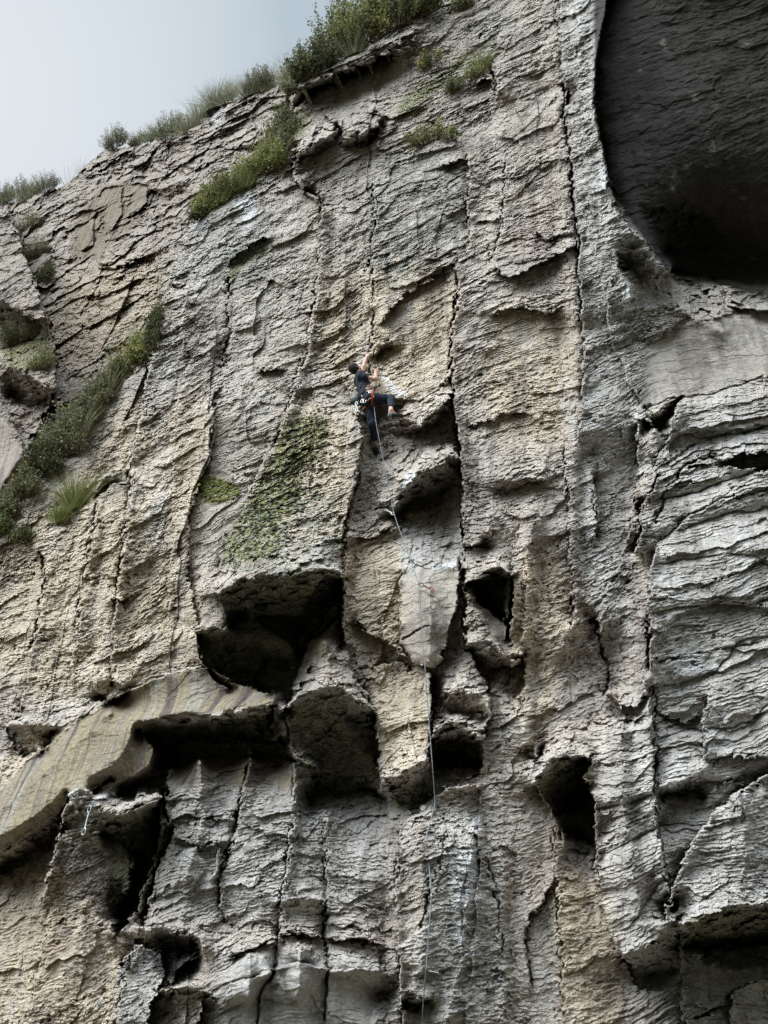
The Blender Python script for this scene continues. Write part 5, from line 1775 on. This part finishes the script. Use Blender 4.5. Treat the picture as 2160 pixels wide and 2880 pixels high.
def part(mb, name, mat, par):
    me = bpy.data.meshes.new(name); b_ = np.array(person.location)
    me.from_pydata((np.array(mb.V) - b_).tolist(), [], [list(f) for f in mb.F]); me.materials.append(mat)
    o = bpy.data.objects.new(name, me); col.objects.link(o); o.parent = par; return o
part(mb, 'waist_belt', M_SLING_D, har)
rd = nrm(rkn - rhip); ld = nrm(lkn - lhip)
mb = MB(); mb.add(*ringband(rhip + rd * .055, rd, .112, .112, .04, side_c)); part(mb, 'leg_loop', M_ORANGE, har)
mb = MB(); mb.add(*ringband(lhip + ld * .11, ld, .108, .108, .045, side_c)); part(mb, 'leg_loop', M_ORANGE, har)

# chalk bag behind
back_d = nrm(-(np.array(UDIR)) + .35 * NRM)
cb0 = wc + back_d * .19 + np.array([0, 0, .03]); cb1 = cb0 + np.array([0, 0, -.20]) + back_d * .02
bag = empty('chalk_bag', Vector(cb0))
V, F = tube([Vector(cb0 * (1 - t) + cb1 * t) for t in (0, .08, .5, .72)], [.056, .062, .064, .064], 16)
mb = MB(); mb.add(V, F); mb.build('bag', M_BAG, bag, smooth_=True)
V, F = tube([Vector(cb0 * (1 - t) + cb1 * t) for t in (.72, .95, 1.02)], [.0655, .062, .045], 16)
mb = MB(); mb.add(V, F); mb.build('bag_bottom', M_BAGD, bag, smooth_=True)
V, F = tube([Vector(cb0 + np.array([0, 0, .01])), Vector((cb0 + wc) / 2 + np.array([0, 0, .07])), Vector(wc + back_d * .15)], .006, 5)
mb = MB(); mb.add(V, F); mb.build('cord', M_SLING_W, bag)
tag(bag, "small grey chalk bag hanging behind the climber's waist", 'chalk bag')

# spare gear on the near side
camd = nrm(CAM - wc)
for i, (a, l, m1, m2, ms) in enumerate([(-.10, .22, M_STEEL, M_STEEL, M_SLING_W), (-.055, .25, M_STEEL, M_STEEL, M_SLING_O), (-.01, .23, M_STEEL, M_REDMETAL, M_SLING_W), (.035, .20, M_STEEL, M_STEEL, M_SLING_O), (.075, .19, M_REDMETAL, M_REDMETAL, M_SLING_O)]):
    p0 = wc + np.array(UDIR) * (a + .05) + camd * .195 + np.array([0, 0, .10 - abs(a) * .2])
    p1 = p0 + np.array([0, 0, -l]) + np.array(UDIR) * (a * .25) + camd * .01
    quickdraw(Vector(p0), Vector(p1), m1, m2, ms, ["spare quickdraw with a pale sling, rearmost on the climber's belt", "spare quickdraw with an orange sling beside the rearmost one on the belt",
              "spare quickdraw with one red carabiner, in the middle of the climber's belt", "spare quickdraw with an orange sling right of the middle one on the belt",
              "spare quickdraw with two red carabiners, foremost on the climber's belt"][i], "spare quickdraws on the climber's belt", size=.095, r=.0068)
p0 = cb1 + np.array([0, 0, .02]) + camd * .05 + np.array(UDIR) * .05
quickdraw(Vector(p0), Vector(p0 + np.array([.01, 0, -.22])), M_STEEL, M_STEEL, M_SLING_W, "gear clipped at the back of the harness below the chalk bag", "spare quickdraws on the climber's belt", size=.08, r=.008)

# ------------------------------------------------------------------ the rope
def spline(P, n=14):
    P = [Vector(p) for p in P]; P = [P[0] * 2 - P[1]] + P + [P[-1] * 2 - P[-2]]
    out_ = []
    for i in range(1, len(P) - 2):
        for k in range(n):
            t = k / n
            out_.append(.5 * ((2 * P[i]) + (P[i + 1] - P[i - 1]) * t + (2 * P[i - 1] - 5 * P[i] + 4 * P[i + 1] - P[i + 2]) * t * t + (3 * P[i] - P[i - 1] - 3 * P[i + 1] + P[i + 2]) * t ** 3))
    out_.append(P[-2]); return out_
knot = wc + np.array(UDIR) * .10 - NRM * .06 - tor * .10
def clear(x, y, o_=.10):
    a, b = K(x, y); return pt(a, b, max(relief(a, b), relief(a - 4, b), relief(a + 4, b)) + o_)
rp = [Vector(knot), pt(*K(1058, 1192), BH + .12), c1 + (pt(*K(1058, 1192), BH + .12) - c1) * .5, c1,
      c1.lerp(c2, .5) + OUT * max(0.0, relief(*K(1143, 1545)) + .06 - (c1.lerp(c2, .5) - Vector(P0)).dot(OUT)), c2]
def span(a, b, n=7, gap=.05):
    """rope between two fixed points, pushed out only where rock would touch it"""
    pts_ = []
    for k in range(1, n):
        q = Vector(a).lerp(Vector(b), k / n); d = q - Vector(CAM)
        l = cam.matrix_basis.to_3x3().transposed() @ d
        x_ = 829.5 + FD * l.x / -l.z; y_ = 1106 - FD * l.y / -l.z
        need = relief(x_, y_) + gap - (q - Vector(P0)).dot(OUT)
        pts_.append((k / n, max(0.0, need)))
    m = max(v for _, v in pts_)
    w_ = max(pts_, key=lambda t: t[1])[0]
    return [Vector(a).lerp(Vector(b), t) + OUT * (m * (t / w_ if t < w_ else (1 - t) / (1 - w_)) if m > 0 else 0) for t, _ in pts_]
low = clear(1191, 2810, .12)
for a, b in ((c2, c3), (c3, c4), (c4, c5), (c5, low)):
    rp += span(a, b) + [b]
end = surf(900, 2900, .4); end.z = .1
rp += [clear(1186, 2890, .2), end]
fine_ = []
for a, b in zip(rp[:-1], rp[1:]):
    for t in np.linspace(0, 1, 9)[:-1]:
        fine_.append(Vector(a).lerp(Vector(b), float(t)))
fine_.append(Vector(rp[-1]))
for _ in range(2):
    fine_ = [fine_[0]] + [(fine_[i - 1] + fine_[i] * 2 + fine_[i + 1]) / 4 for i in range(1, len(fine_) - 1)] + [fine_[-1]]
V, F = tube(fine_, .0064, 6)
mb = MB(); mb.add(V, F)
rope = mb.build('rope', M_ROPE, None, smooth_=True, loc=Vector(knot))
tag(rope, "long pale climbing rope running from the climber's harness down through the quickdraws", 'rope')
